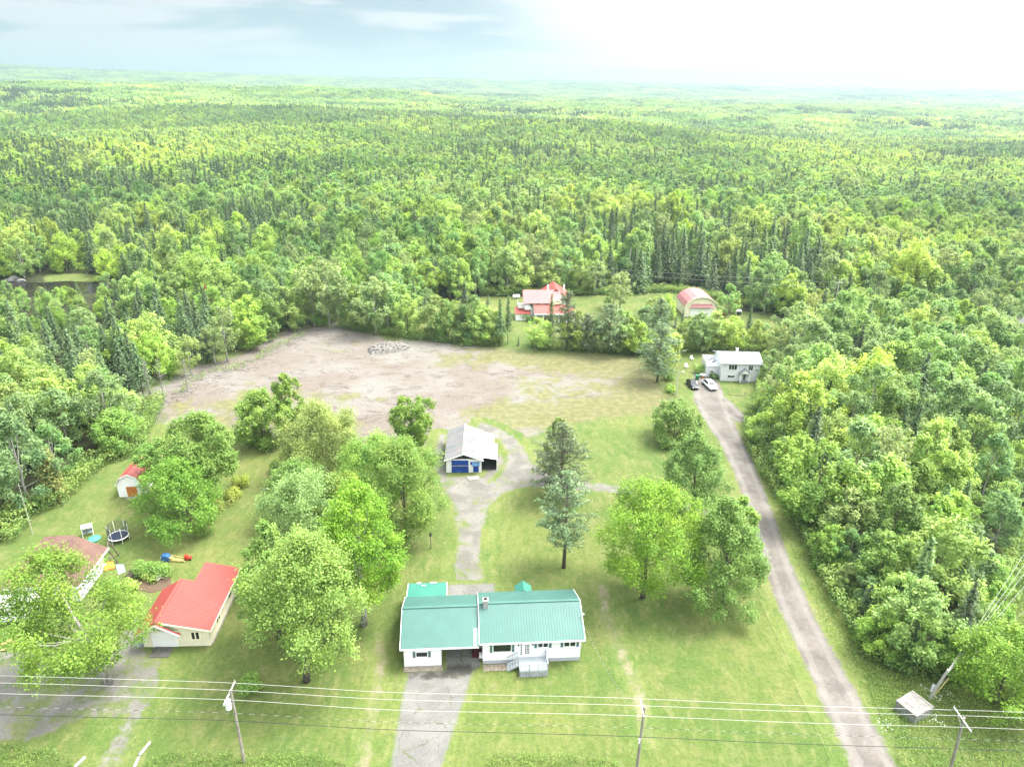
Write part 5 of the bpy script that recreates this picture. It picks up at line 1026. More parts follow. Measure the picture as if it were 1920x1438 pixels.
def brown_house():
    A, B, C_, D_ = [at(x, y, 2.6) for x, y in ((213, 1028), (187, 1050), (20, 1100), (75, 1020))]
    p0 = at(186, 1062); r = empty('brown_roofed_house', (-51.6, 69.3, 0), math.radians(4), 'white house with a brown hipped shingle roof, mostly hidden behind the large left maple', 'house')
    # local frame: x along the right end wall (towards the back), house extends to -y... built as hip block
    LX, LY = -8.0, 6.8
    MB().box(LX, 0, 0, LY, 0, 2.55).build('wall', M['white_siding'], r)
    e = .5; z0, z1 = 2.5, 6.0; q = [(LX - e, -e, z0), (e, -e, z0), (e, LY + e, z0), (LX - e, LY + e, z0)]; r1, r2 = (-2.0, 5.0, 6.1), (LX + 2.6, 5.0, 6.0)
    ro = MB().poly(q + [r1, r2] + [(a, b, c - .12) for a, b, c in q], [(0, 1, 4, 5), (1, 2, 4), (2, 3, 5, 4), (3, 0, 5), (0, 6, 7, 1), (1, 7, 8, 2), (2, 8, 9, 3), (3, 9, 6, 0), (9, 8, 7, 6)]).build('roof', M['brown_shingle'], r)
    MB().box(e + .002, e + .06, -e, LY + e, 2.32, 2.52).box(LX - e, e, -e - .06, -e - .002, 2.32, 2.52).box(LX - e, e, LY + e + .002, LY + e + .06, 2.32, 2.52).build('fascia', M['white'], r)
    MB().tube([(-1.6, 1.6, 3.5), (-1.6, 1.6, 4.6)], .07, 7).build('vent_pipe', M['black'], ro)
    window(r, -4.9, -3.8, 1.0, 2.0, 0, 2); window(r, -7.2, -6.2, 1.0, 2.0, 0, 2); MB().box(-2.9, -2.0, -.06, -.001, .1, 2.1).build('door', M['white'], r)
    g = at(30, 1160); o2 = empty('white_camper', (g[0], g[1], 0), math.radians(8), 'white parked camper trailer half hidden under the large left maple', 'trailer')
    MB().prism([(-2.7, .5), (2.6, .5), (2.8, 1.2), (2.4, 2.7), (-2.5, 2.75), (-2.8, 1.4)], -1.15, 1.15).build('body', M['white_metal'], o2, bevel=.12); window(o2, -1.2, .2, 1.5, 2.1, -1.15, 2)
    for y in (-1.0, 1.0): MB().tube([(0, y - .1, .35), (0, y + .1, .35)], .35, 12).build('wheel', M['tyre'], o2)
    MB().bar((2.7, 0, .5), (3.7, 0, .4), .1).build('hitch', M['black'], o2)
brown_house()

def shed():
    o = at(224, 932); r = empty('garden_shed', (o[0], o[1], 0), math.radians(6), 'small white shed with red roof and orange door under the dark trees', 'shed')
    prof = [(0, 0), (3.6, 0), (3.6, 2.2), (2.9, 3.25), (1.8, 3.75), (.7, 3.25), (0, 2.2)]
    MB().prism(prof, 0, 5.2).build('wall', M['white_siding'], r); rf = MB(); pr = [(-.2, 2.05), (.6, 3.35), (1.8, 3.92), (3.0, 3.35), (3.8, 2.05)]
    for (x0, z0), (x1, z1) in zip(pr, pr[1:]): rf.slab((x0, -.25, z0), (x1, -.25, z1), (x1, 5.4, z1), (x0, 5.4, z0), .07)
    ro = rf.build('roof', M['red'], r); d = MB().box(1.25, 2.75, -.05, -.001, .08, 1.75).build('door', M['orange'], r); MB().box(1.99, 2.01, -.06, -.051, .1, 1.73).build('door_gap', M['black'], d)
    MB().box(1.1, 2.9, -.7, -.06, 0, .1).build('door_sill', M['concrete'], r)
    t = MB()
    for (x0, z0), (x1, z1) in zip(pr, pr[1:]): t.slab((x0, -.3, z0 + .03), (x1, -.3, z1 + .03), (x1, -.252, z1 + .03), (x0, -.252, z0 + .03), .16)
    t.build('rake_board', M['white'], r)
shed()

def far_buildings():
    o = at(1283, 594); r = empty('arched_garage', (o[0], o[1], 0), math.radians(2), 'pale yellow garage with an arched faded red roof on the back lawn', 'garage')
    N_ = 9; prof = [(4.4 - 5.0 * math.cos(math.pi * (.12 + .76 * i / (N_ - 1))) , 1.55 + 4.3 * math.sin(math.pi * (.12 + .76 * i / (N_ - 1)))) for i in range(N_)]
    MB().prism([(0, 0), (8.8, 0), (8.8, prof[-1][1])] + [(min(max(x, .02), 8.78), z - .12) for x, z in prof[::-1][1:-1]] + [(0, prof[0][1])], 0, 9).build('wall', M['cream_siding'], r)
    rf = MB()
    for (x0, z0), (x1, z1) in zip(prof, prof[1:]): rf.slab((x0, -.5, z0), (x1, -.5, z1), (x1, 9.4, z1), (x0, 9.4, z0), .09)
    rf.build('roof', M['pinkred'], r); t = MB()
    for (x0, z0), (x1, z1) in zip(prof, prof[1:]): t.slab((x0, -.56, z0 + .04), (x1, -.56, z1 + .04), (x1, -.502, z1 + .04), (x0, -.502, z0 + .04), .28)
    t.build('rake_board', M['cream'], r); MB().slab((1.2, -.9, 2.9), (7.8, -.9, 2.9), (7.2, -.002, 3.7), (1.8, -.002, 3.7), .08).build('door_hood', M['pinkred'], r)
    for i in range(2): d = MB().box(1.5 + i * 3.0, 4.3 + i * 3.0, -.06, -.002, .05, 2.85).build('garage_door', M['white'], r)
    o = at(985, 601); r = empty('far_red_roofed_house', (o[0], o[1], 0), math.radians(3), 'far white house with several faded red roofs and a wrap around porch', 'house'); W = M['white_siding']
    MB().prism([(1.5, 0), (6.5, 0), (6.5, 5.0), (4, 6.9), (1.5, 5.0)], 0.5, 9.5, 'x').build('wall', W, r)
    MB().slab((-.6, .6, 4.6), (9.6, .6, 4.6), (9.6, 4, 7.4), (-.6, 4, 7.4), .12).slab((9.6, 7.4, 4.6), (-.6, 7.4, 4.6), (-.6, 4, 7.4), (9.6, 4, 7.4), .12).build('roof', M['pinkred'], r)
    MB().prism([(5.5, 0), (11.5, 0), (11.5, 5.2), (8.5, 7.3), (5.5, 5.2)], 4.6, 12).build('cross_wing_wall', W, r)
    MB().slab((4.6, 3.6, 5.0), (4.6, 12.3, 5.0), (8.5, 12.3, 7.7), (8.5, 3.6, 7.7), .12).slab((12.4, 12.3, 5.0), (12.4, 3.6, 5.0), (8.5, 3.6, 7.7), (8.5, 12.3, 7.7), .12).build('cross_wing_roof', M['red'], r)
    MB().box(6.3, 6.8, 7.0, 7.5, 6.0, 7.9).box(10.9, 11.3, 8, 8.4, 5.8, 7.6).build('chimney', M['white'], r)
    MB().prism([(7.0, 4.4), (9.6, 4.4), (9.6, 5.0), (8.3, 6.0), (7.0, 5.0)], .3, 2.2).build('dormer', M['cream_siding'], r)
    MB().slab((2.2, -2.6, 2.6), (13.0, -2.6, 2.6), (13.0, .7, 4.2), (2.2, .7, 4.2), .1).build('porch_roof', M['red'], r)
    MB().box(2.2, 13.0, -2.68, -2.602, 2.35, 2.62).build('porch_fascia', M['white'], r)
    for x in (2.5, 4.6, 6.7, 8.8, 10.9, 12.8): MB().box(x - .12, x + .12, -2.5, -2.26, 0, 2.5).build('post', M['white'], r)
    MB().box(-2.6, 1.2, 0, 4.0, 0, 1.9).build('side_room', M['white_siding'], r); MB().slab((-2.8, -.3, 2.0), (1.4, -.3, 2.0), (1.4, 4.0, 2.7), (-2.8, 4.0, 2.7), .1).build('side_roof', M['red'], r)
    MB().box(-1.9, .45, 2.2, 6.5, 2.72, 3.0).box(-1.9, -1.82, 2.2, 6.5, 3.0, 3.9).box(-1.9, .45, 2.2, 2.28, 3.0, 3.9).build('balcony', M['white'], r)
    MB().box(-.2, 1.5, .9, 1.5, 2.75, 3.7).build('balcony_wall', M['white'], r)
    for x in (1.0, 3.0, 5.0): window(r, x + .2, x + 1.0, 3.2, 4.2, 1.5, 2)
    MB().box(.47, .499, 3.0, 3.8, 3.1, 5.0).build('door', M['glass'], r)
    g = at(1912, 655); r = empty('barn', (g[0], g[1], 0), math.radians(8), 'corner of a weathered metal roofed barn showing at the right edge among trees', 'barn'); MB().prism([(0, 0), (9, 0), (9, 4), (4.5, 6.2), (0, 4)], 0, 10).build('wall', M['dark_board'], r)
    MB().slab((-.4, -.4, 3.9), (4.5, -.4, 6.4), (4.5, 10.4, 6.4), (-.4, 10.4, 3.9), .08).slab((4.5, -.4, 6.4), (9.4, -.4, 3.9), (9.4, 10.4, 3.9), (4.5, 10.4, 6.4), .08).build('roof', M['rust_roof'], r)
far_buildings()

# ------------------------------------------------------------------ concrete well cover by the road
def cover():
    q = [at(x, y, 1.25)[:2] for x, y in ((1679, 1312), (1711, 1293), (1753, 1324), (1719, 1343))]; c = np.mean(q, 0); r = empty('well_cover', (c[0], c[1], 0), 0, 'weathered concrete box with a cracked lid between the gravel road and the leaning pole', 'concrete box')
    L_ = [tuple(p - c) for p in q]; MB().prism([tuple(np.array(p) * .95) for p in L_], -.1, 1.12, 'z').build('box', M['concrete'], r, bevel=.03); M['lid'] = plain('pale_worn_lid', (.185, .180, .168), .9, .2, 2.2, dirt=(.10, .095, .085)); li = MB().prism(L_, 1.12, 1.25, 'z').build('lid', M['lid'], r, bevel=.03)
    a, b, cc, d = [np.array(p) for p in L_]; s = MB(); p0 = a * .55 + d * .05; p1 = d * .5 + cc * .1
    s.bar((*p0, 1.253), (*p1, 1.253), .035, .012); s.build('crack', M['black'], li)
    s = MB().bar((*(b * .9 + a * .05), 1.27), (*(cc * .85), 1.27), .12, .05); s.build('rim_strip', M['pole'], li)
cover()

# ------------------------------------------------------------------ utility poles and wires
def on_plane(px, py, Y):
    d = at(px, py, 0) - CP; return CP + d * (Y / d[1])
PX_W = [0, 433, 720, 1140, 1480, 1920]
WY = {'a': (48.9, (1266, 1279, 1298, 1306.5, 1322, 1334)), 'b': (47.9, (1279, 1293, 1311.5, 1320, 1333, 1344)), 'c': (46.7, (1300, 1310.5, 1331, 1339, 1354, 1366)), 'n': (47.6, (1325, 1335.5, 1354, 1361.5, 1375, 1389)), 't': (47.6, (1340, 1350, 1368, 1378, 1394, 1407))}
def wires():
    labs = {'a': 'farthest of the three pale overhead wires along the bottom', 'b': 'middle one of the three pale overhead wires', 'c': 'nearest of the three pale overhead wires', 'n': 'thin twisted wire below the three pale wires', 't': 'lowest and darkest overhead cable along the bottom'}
    for k, (Y, ys) in WY.items():
        P = [on_plane(x, y, Y) for x, y in zip(PX_W, ys)]; xs = [p[0] for p in P]; co = np.polyfit(xs, [p[2] for p in P], 2 if k != 'x' else 1)
        pts = []
        for x in np.linspace(-64, 64, 60):
            base = np.interp(x, xs, [p[2] for p in P]) if xs[0] < x < xs[-1] else np.polyval(np.polyfit(xs, [p[2] for p in P], 1), x); pts.append((x, Y, float(base)))
        # smooth
        z = np.array([p[2] for p in pts])
        for _ in range(3): z[1:-1] = (z[:-2] + 2 * z[1:-1] + z[2:]) / 4
        pts = [(p[0], p[1], zz) for p, zz in zip(pts, z)]
        if k == 'n':
            r = MB().tube(pts, .009, 4).build('overhead_wire', M['wire_pale'], None); tag(r, labs[k], 'wire', 'overhead wires')
            for i in range(0, len(pts) - 1):
                a, b = np.array(pts[i]), np.array(pts[i + 1])
                for s in (.1, .6): MB().tube([a + (b - a) * s, a + (b - a) * (s + .28)], .017, 4).build('twist', M['wire_dark'], r)
        else: tag(MB().tube(pts, .026 if k == 't' else .016, 5).build('overhead_wire', M['wire_dark' if k == 't' else 'wire_pale'], None), labs[k], 'wire', 'overhead wires')
wires()
def pole(base, h, label, arm=None, lean=(0, 0), r0=.15, tr=False, mat='pole'):
    r = empty('utility_pole', (base[0], base[1], 0), 0, label, 'pole', None); top = (lean[0], lean[1], h)
    MB().tube([(0, 0, -.2), (lean[0] * .5, lean[1] * .5, h * .5), top], [r0, r0 * .85, r0 * .68], 9).build('shaft', M[mat], r)
    if arm:
        (ax, ay0, ay1, az) = arm; a = MB().bar((lean[0] - r0 * .9, ay0, az), (lean[0] - r0 * .9, ay1, az), .10, .13).build('crossarm', M['pole_pale'], r)
        for y in (ay0 + .05, ay0 * .1 + ay1 * .1, ay1 - .05): MB().tube([(lean[0] - r0 * .9, y, az + .06), (lean[0] - r0 * .9, y, az + .2)], [.05, .035], 8).build('insulator', M['ceramic'], a)
        for s in (ay0 * .55, ay1 * .55): MB().bar((lean[0] - r0 * .9, s, az - .05), (lean[0] - r0 * .9, 0, az - .7), .03, .03).build('brace', M['rim'], r)
    if tr:
        t = MB().tube([(-.45, -.15, h - 1.9), (-.45, -.15, h - .95)], .26, 12).build('transformer', M['transformer'], r); MB().tube([(-.45, -.15, h - .95), (-.45, -.15, h - .8)], [.10, .04], 8).build('bushing', M['ceramic'], t); MB().bar((-.45, -.15, h - 1.4), (-.1, 0, h - 1.4), .08).build('bracket', M['rim'], t)
        MB().tube([(-.45, -.15, h - .8), (-.3, .2, h - .3), (-.14, .6, h - .05)], .015, 4).build('jumper', M['wire_pale'], t)
    return r
p1 = at(457, 1430)
def plan(px, Y): return on_plane(px, 1310, Y)
pole((p1[0], 47.6), 8.6, 'grey utility pole with a crossarm and a pale transformer, leftmost along the bottom', (0, -1.3, 1.45, 8.25), lean=(-.15, .15), tr=True)
pole((12.1, 47.5), 7.35, 'slim utility pole under the wires in front of the teal roofed house', None, lean=(.12, .25))
b3 = at(1775, 1440); pole((b3[0], 47.6), 6.75, 'utility pole with a crossarm among the weeds at the lower right corner', (0, -1.3, 1.45, 6.55), lean=(-.3, .1))
mid = [o for o in COL.objects if o.name.startswith('utility_pole')][1]
a_ = MB().bar((-.05, -.6, 7.1), (-.05, 1.2, 7.1), .09, .11).build('crossarm', M['pole_pale'], mid)
MB().tube([(-.15, -.3, 3.6), (-.15, -.3, 4.1)], .09, 8).build('splice_box', M['white_worn'], mid)
# leaning stub pole with the line going off to the upper right
s0 = at(1741, 1311); sb = empty('utility_pole', (s0[0], s0[1], 0), 0, 'leaning pale pole right behind the concrete box, wires climbing to the right', 'pole'); tp = at(1778, 1255, 5.2) - s0
MB().tube([(0, 0, -.2), (tp[0] * .5, tp[1] * .5, 2.6), (tp[0], tp[1], 5.2)], [.16, .14, .11], 9).build('shaft', M['pole_pale'], sb)
gg = at(1779, 1271, 2.4) - s0; MB().tube([(tp[0] * .25 + .2, tp[1] * .25, .9), (gg[0], gg[1], 2.4)], .06, 6).build('guy_guard', M['yellow_toy'], sb)
MB().bar((-.1, -.2, 1.2), (.25, .2, 1.9), .28, .2).build('cable_box', M['rim'], sb)
for i, (px, py) in enumerate(((1920, 1036), (1920, 1056), (1920, 1072), (1920, 1096), (1920, 1142))):
    a = s0 + np.array([tp[0], tp[1], 5.1 - .15 * i]) * (1 if i < 4 else .6); b = at(px, py, [7.6, 7.4, 7.2, 6.6, 5.0][i]); d = b - a; pts = [a + d * s + np.array([0, 0, -.5 * math.sin(math.pi * min(s / 2.2, 1))]) for s in np.linspace(0, 2.2, 16)]
    tag(MB().tube(pts, .015 if i < 4 else .010, 4).build('slanting_wire', M['wire_pale'], None), ['upper edge wire of the bundle rising right from the leaning pole', 'second wire from the top of the bundle rising right from the leaning pole', 'third wire of the bundle rising right from the leaning pole', 'fourth wire of the bundle rising right from the leaning pole', 'lowest thin guy wire rising right from the leaning pole'][i], 'wire', 'wires rising from the leaning pole')
# far poles
fp = at(1267, 741); r = empty('street_light', (fp[0], fp[1], 0), 0, 'pale street light pole left of the parked black car', 'street light'); hh = height_from((1267, 741), 694); MB().tube([(0, 0, -.1), (0, 0, hh)], [.14, .09], 8).build('shaft', M['pole_pale'], r); MB().bar((0, 0, hh - .6), (.9, 0, hh - .35), .07).build('arm', M['rim'], r); MB().tube([(.8, 0, hh - .38), (1.15, 0, hh - .34)], [.1, .16], 8).build('lamp_head', M['white_metal'], r)
fp = at(1552, 640); hh = height_from((1552, 640), 528); r = empty('utility_pole', (fp[0], fp[1], 0), 0, 'far pale utility pole rising out of the woods right of the back lawn', 'pole'); MB().tube([(0, 0, -.1), (0, 0, hh)], [.17, .11], 8).build('shaft', M['pole_pale'], r); MB().bar((-.9, 0, hh - .3), (.9, 0, hh - .3), .12).build('crossarm', M['pole_pale'], r)
T0 = np.array([fp[0], fp[1], hh - .3]); T1 = np.array([at(960, 556)[0] - 30, at(960, 520)[1], 8.0]); T2 = np.array([*at(1470, 640)[:2], 8.0])
for k, (A_, B_, lb) in enumerate(((T0, T1 + (0, 0, 1), 'upper thin wire crossing in front of the tall back woods'), (T0 - (0, 0, 1.3), T1 - (0, 0, .3), 'lower thin wire crossing in front of the tall back woods'), (T0, T2, 'thin wire dropping left from the far utility pole'))):
    pts = [A_ + (B_ - A_) * s - np.array([0, 0, 1.3 * math.sin(math.pi * s)]) for s in np.linspace(0, 1, 14)]; tag(MB().tube(pts, .018, 4).build('far_wire', M['wire_pale'], None), lb, 'wire', 'far wires')
for k, (b, h, lb) in enumerate((((41, 1000), 8.0, 'thin bare pole among the trees at the far left'), )):
    g = at(*b); MB_ = MB().tube([(0, 0, 0), (0, 0, h)], [.05, .03], 5).build('mast', M['pole_pale'], None); MB_.location = (g[0] + 1.5, g[1], 0); tag(MB_, 'thin antenna mast rising beside the brown roofed house', 'mast')
g = at(808, 1029); r = empty('bird_feeder_post', (g[0], g[1], 0), 0, 'thin dark bird feeder post on the lawn left of the gravel driveway', 'post'); MB().tube([(0, 0, 0), (0, 0, 2.1)], .04, 6).build('post', M['navy'], r); MB().box(-.16, .16, -.14, .14, 2.1, 2.35).build('feeder', M['bark'], r); MB().prism([(-.22, 2.35), (.22, 2.35), (0, 2.52)], -.2, .2).build('feeder_roof', M['dark_board'], r)
# service drop to the teal roofed house
A_ = np.array([12.2, 47.7, 5.6]); hb = [o for o in COL.objects if o.name == 'bungalow'][0]; Rz = Matrix.Rotation(hb.rotation_euler.z, 3, 'Z'); B_ = np.array(Vector(hb.location) + Rz @ Vector((10.75, 1.9, 4.4)))
pts = [A_ + (B_ - A_) * s - np.array([0, 0, .9 * math.sin(math.pi * s)]) for s in np.linspace(0, 1, 22)]; sv = tag(MB().tube(pts, .014, 4).build('service_cable', M['wire_pale'], None), 'twisted service cable from the middle pole to the teal roofed house', 'cable')
for a, b in zip(pts[:-1], pts[1:]):
    for s in (.1, .6): MB().tube([a + (b - a) * s, a + (b - a) * (s + .25)], .018, 4).build('twist', M['wire_dark'], sv)

# ------------------------------------------------------------------ cars
def car(px, py, yaw, paint, label, L_=4.6, W=1.8, H=1.46):
    g = at(px, py); r = empty('parked_car', (g[0], g[1], 0), yaw, label, 'car', 'cars parked side by side on the gravel'); x = L_ / 2
    # cross sections from nose (-x) to tail: (x, half width, sill z, belt z)
    secs = [(-x, .62, .38, .58), (-x + .12, .80, .26, .70), (-x + .7, .88, .22, .80), (-x + 1.35, .90, .22, .90), (-.2, .90, .20, .94), (.8, .90, .20, .96), (x - .7, .88, .22, .98), (x - .12, .82, .28, .95), (x, .70, .40, .80)]
    V, Fq = [], []
    for sx, hw, a, b in secs:
        k = W / 1.8; V += [(sx, -hw * k * .9, a), (sx, -hw * k, (a + b) / 2), (sx, -hw * k * .93, b), (sx, -hw * k * .5, b + .03), (sx, hw * k * .5, b + .03), (sx, hw * k * .93, b), (sx, hw * k, (a + b) / 2), (sx, hw * k * .9, a)]
    for i in range(len(secs) - 1):
        for k in range(8): Fq.append((i * 8 + k, i * 8 + (k + 1) % 8, (i + 1) * 8 + (k + 1) % 8, (i + 1) * 8 + k))
    Fq += [tuple(range(7, -1, -1)), tuple((len(secs) - 1) * 8 + k for k in range(8))]
    b = MB().poly(V, Fq); bo = b.build('body', paint, r, smooth=True); md = bo.modifiers.new('s', 'SUBSURF'); md.levels = md.render_levels = 1
    hw = W / 2; c = [(-x + 1.3, .90, .78 * hw), (-x + 2.0, H - .04, .64 * hw), (x - 1.4, H - .02, .64 * hw), (x - .45, .96, .76 * hw)]
    V = []
    for sx, z, w_ in c: V += [(sx, -w_, z), (sx, w_, z)]
    base = [(-x + 1.25, -.86 * hw, .88), (-x + 1.25, .86 * hw, .88), (x - .4, .86 * hw, .93), (x - .4, -.86 * hw, .93)]
    cab = MB().poly(V + base, [(2, 3, 5, 4), (0, 1, 3, 2), (4, 5, 7, 6), (0, 2, 4, 6, 11, 8), (1, 9, 10, 7, 5, 3), (0, 8, 9, 1), (6, 7, 10, 11)]); cab.build('cabin_glass', M['glass'], r, bevel=.03)
    MB().slab((c[1][0] + .05, -c[1][2], H), (c[2][0] - .05, -c[2][2], H), (c[2][0] - .05, c[2][2], H), (c[1][0] + .05, c[1][2], H), .05).build('roof', paint, r, bevel=.02)
    for s in (-1, 1):
        for p, q in ((0, 1), (2, 3)): MB().bar((c[p][0], s * c[p][2], c[p][1]), (c[q][0], s * c[q][2], c[q][1]), .07).build('pillar', paint, r)
        MB().box(-x + .02, -x + .22, s * .62 - .16, s * .62 + .16, .56, .68).build('headlight', M['lamp'], r, bevel=.03); MB().box(-.95, -.78, s * (hw + .12) - .1, s * (hw + .12) + .1, .92, 1.05).build('wing_mirror', paint, r)
        for wx in (-x + .85, x - .85):
            w_ = MB().tube([(wx, s * (hw - .20), .32), (wx, s * (hw - .02), .32)], .32, 16).build('wheel', M['tyre'], r); MB().tube([(wx, s * (hw - .03), .32), (wx, s * (hw - .005), .32)], .19, 10).build('rim', M['rim'], w_)
    MB().box(-x - .02, -x + .08, -.42, .42, .40, .55).build('grille', M['black'], r); MB().box(x - .04, x + .03, -.7, .7, .62, .75).build('tail_light', M['red_paint'], r)
car(1298, 725, math.radians(97), M['car_black'], 'black parked car nearest the street light pole', 4.4, 1.74); car(1330, 726, math.radians(100), M['car_white'], 'white parked sedan next to the pale grey house', 4.8, 1.84)

# ------------------------------------------------------------------ yard things
def trampoline():
    g = at(224, 1012); r = empty('trampoline', (g[0], g[1], 0), .3, 'round trampoline with a dark safety net beside the brown roofed house', 'trampoline'); R = 1.25
    ring = [(R * math.cos(a), R * math.sin(a), .7) for a in np.linspace(0, 2 * math.pi, 25)]; MB().tube(ring, .07, 6, False).build('frame', M['white_metal'], r); MB().prism([(1.15 * math.cos(a), 1.15 * math.sin(a)) for a in np.linspace(0, 2 * math.pi, 24, endpoint=False)], .66, .69, 'z').build('mat', M['navy'], r)
    n = MB()
    for k in range(36):
        a = 2 * math.pi * k / 36; n.bar((R * math.cos(a), R * math.sin(a), .7), (R * math.cos(a), R * math.sin(a), 2.35), .05, .012)
    for z in np.arange(.95, 2.4, .18): n.tube([(R * math.cos(a), R * math.sin(a), z) for a in np.linspace(0, 2 * math.pi, 25)], .018, 4, False)
    n.build('net', M['net'], r)['kind'] = 'stuff'
    for k in range(6):
        a = 2 * math.pi * k / 6; MB().tube([(R * math.cos(a), R * math.sin(a), 0), (R * math.cos(a), R * math.sin(a), 2.4)], .035, 6).build('leg', M['white_metal'], r)
trampoline()
def slide():
    g = at(330, 1051); r = empty('toddler_slide', (g[0], g[1], 0), math.radians(-3), 'blue and yellow plastic slide lying on the lawn behind the garage', 'slide')
    MB().prism([(-1.9, .02), (-.7, .02), (-.75, .75), (-1.1, .95), (-1.7, .9)], -.35, .35).build('tower', M['blue_toy'], r, bevel=.06); MB().prism([(-.75, .02), (1.3, .02), (1.3, .10), (-.2, .25), (-.72, .6)], -.26, .26).build('chute', M['yellow_toy'], r, bevel=.04)
    for y in (-.3, .3): MB().bar((-.7, y, .62), (1.3, y, .2), .06, .12).build('side_rim', M['yellow_toy'], r)
    MB().tube([(-1.9, 0, .35), (-1.78, 0, .35)], .22, 10).build('port_hole', M['white'], r)
    g = at(353, 1049); r = empty('toy_car', (g[0], g[1], 0), .2, 'small red plastic ride-on toy next to the blue and yellow slide', 'toy'); MB().prism([(-.45, .12), (.45, .12), (.48, .4), (.1, .42), (-.1, .75), (-.4, .72)], -.25, .25).build('body', M['red_toy'], r, bevel=.05)
    for x in (-.3, .3):
        for y in (-.27, .27): MB().tube([(x, y - .04, .13), (x, y + .04, .13)], .13, 10).build('wheel', M['tyre'], r)
slide()
def stump():
    g = at(262, 1082); r = empty('tree_stump', (g[0], g[1], 0), 0, 'upturned weathered tree stump beside the garden bush', 'stump'); MB().tube([(-.6, 0, .1), (0, 0, .55), (.7, .1, .9)], [.55, .45, .35], 9).build('trunk', M['stump'], r); rg = random.Random(2)
    for k in range(11): a = rg.uniform(1.5, 4.8); MB().tube([(-.5, 0, .4), (-.7 + math.cos(a) * .5, math.sin(a) * .7, .5 + rg.random() * .4), (-.8 + math.cos(a) * .9, math.sin(a) * 1.1, .1 + rg.random() * .9)], [.16, .09, .03], 5).build('root', M['stump'], r)
    slab_at('garden_bed', [(244, 1082), (275, 1068), (318, 1072), (322, 1100), (285, 1112), (250, 1104)], M['mulch'], 0, .06, 'brown garden bed with leafy plants behind the cream garage', 'garden bed')
stump()
def play_corner():
    slab_at('orange_tarp', [(190, 1056), (213, 1055), (216, 1066), (196, 1072)], M['orange_cloth'], .0, .25, 'orange tarp on the ground at the corner of the brown roofed house', 'tarp')
    g = at(207, 1058); r = empty('timber_swing', (g[0], g[1], 0), .4, 'dark brown timber swing frame by the orange tarp', 'swing'); w = M['stump']
    MB().bar((-.9, 0, 0), (-.1, 0, 2.3), .12).bar((-.9, 1.6, 0), (-.1, 1.6, 2.3), .12).build('left_frame', w, r); MB().bar((.9, 0, 0), (.1, 0, 2.3), .12).bar((.9, 1.6, 0), (.1, 1.6, 2.3), .12).build('right_frame', w, r); MB().bar((0, -.2, 2.3), (0, 1.8, 2.3), .14).build('top_beam', w, r); MB().box(-.25, .25, .5, 1.1, .55, .6).bar((0, .55, .6), (0, .55, 2.2), .03).bar((0, 1.05, .6), (0, 1.05, 2.2), .03).build('seat', w, r)
    slab_at('gravel_patch', [(216, 1058), (232, 1058), (236, 1072), (222, 1078)], M['slate'], 0, .05, 'blue grey gravel patch right of the orange tarp', 'gravel patch')
    g = at(166, 1003); r = empty('garden_swing_seat', (g[0], g[1], 0), .5, 'pale garden swing seat behind the brown shingle roof', 'garden seat'); r.scale = (.75, .75, .75); MB().slab((-.9, -.6, 1.9), (.9, -.6, 1.9), (.9, .6, 2.05), (-.9, .6, 2.05), .06).build('canopy', M['white_metal'], r); MB().box(-.8, .8, -.2, .3, .5, .6).box(-.8, .8, .3, .38, .6, 1.1).build('seat', M['slate'], r)
    for x in (-.85, .85): MB().bar((x, -.6, 0), (x, 0, 1.95), .06).bar((x, .6, 0), (x, 0, 1.95), .06).build('side_frame', M['white_metal'], r)
    g = at(177, 1012); r = empty('sandbox', (g[0], g[1], 0), 0, 'round mint green sandbox beyond the brown shingle roof', 'sandbox'); MB().tube([(0, 0, 0), (0, 0, .25), (0, 0, .34)], [.75, .85, .3], 16).build('shell', M['mint'], r, smooth=True); MB().tube([(0, 0, .30), (0, 0, .4)], [.2, .1], 8).build('knob', M['mint'], r)
    # pool
    g = at(549, 914); r = empty('small_pool', (g[0], g[1], 0), 0, 'small pale blue covered pool at the edge of the maple clump', 'pool'); MB().prism([(1.9 * math.cos(a), 1.5 * math.sin(a)) for a in np.linspace(0, 6.2832, 18, endpoint=False)], 0, .7, 'z').build('wall', M['white_metal'], r)
    MB().tube([(0, 0, .7), (0, 0, .74), (0, 0, .95)], [1.75, 1.6, .15], 14).build('cover', M['poolblue'], r); g = at(540, 897); r = empty('pool_pump', (g[0], g[1], 0), 0, 'small teal pool pump standing behind the pale blue pool', 'pump'); MB().tube([(0, 0, 0), (0, 0, .55), (0, 0, .7)], [.2, .2, .1], 8).build('tank', M['shutter'], r); MB().box(-.35, -.1, -.12, .12, 0, .3).build('motor', M['shutter'], r)
    g = at(512, 918); r = MB(); rg = random.Random(8)
    for i in range(9): x, y = rg.uniform(-1.4, 1.4), rg.uniform(-.5, .5); r.tube([(x, y, 0), (x, y, .22)], [.24, .1], 6)
    o = r.build('stone_edging', M['rock']); o.location = (g[0], g[1], 0); tag(o, 'low stone edging in the grass left of the pale blue pool', 'stones')
    for i, (bx, by, lab) in enumerate(((722, 0, ''), )): pass
    # planks
    for i, (a, b, wd, lab) in enumerate((((-10, 1213), (28, 1203), .35, 'longest of the fresh planks at the left edge beside the gravel yard'), ((-12, 1221), (14, 1219), .3, 'short pale plank lowest at the left edge beside the gravel yard'), ((8, 1208), (34, 1192), .28, 'slanting plank nearest the large maple at the left edge'))):
        p, q = at(*a), at(*b); c = (p + q) / 2; o = MB().bar(p - c + (0, 0, .12), q - c + (0, 0, .12 + .02 * i), wd, .06).build('plank', M['plank']); o.location = (c[0], c[1], 0); tag(o, lab, 'plank', 'fresh planks at the left edge')
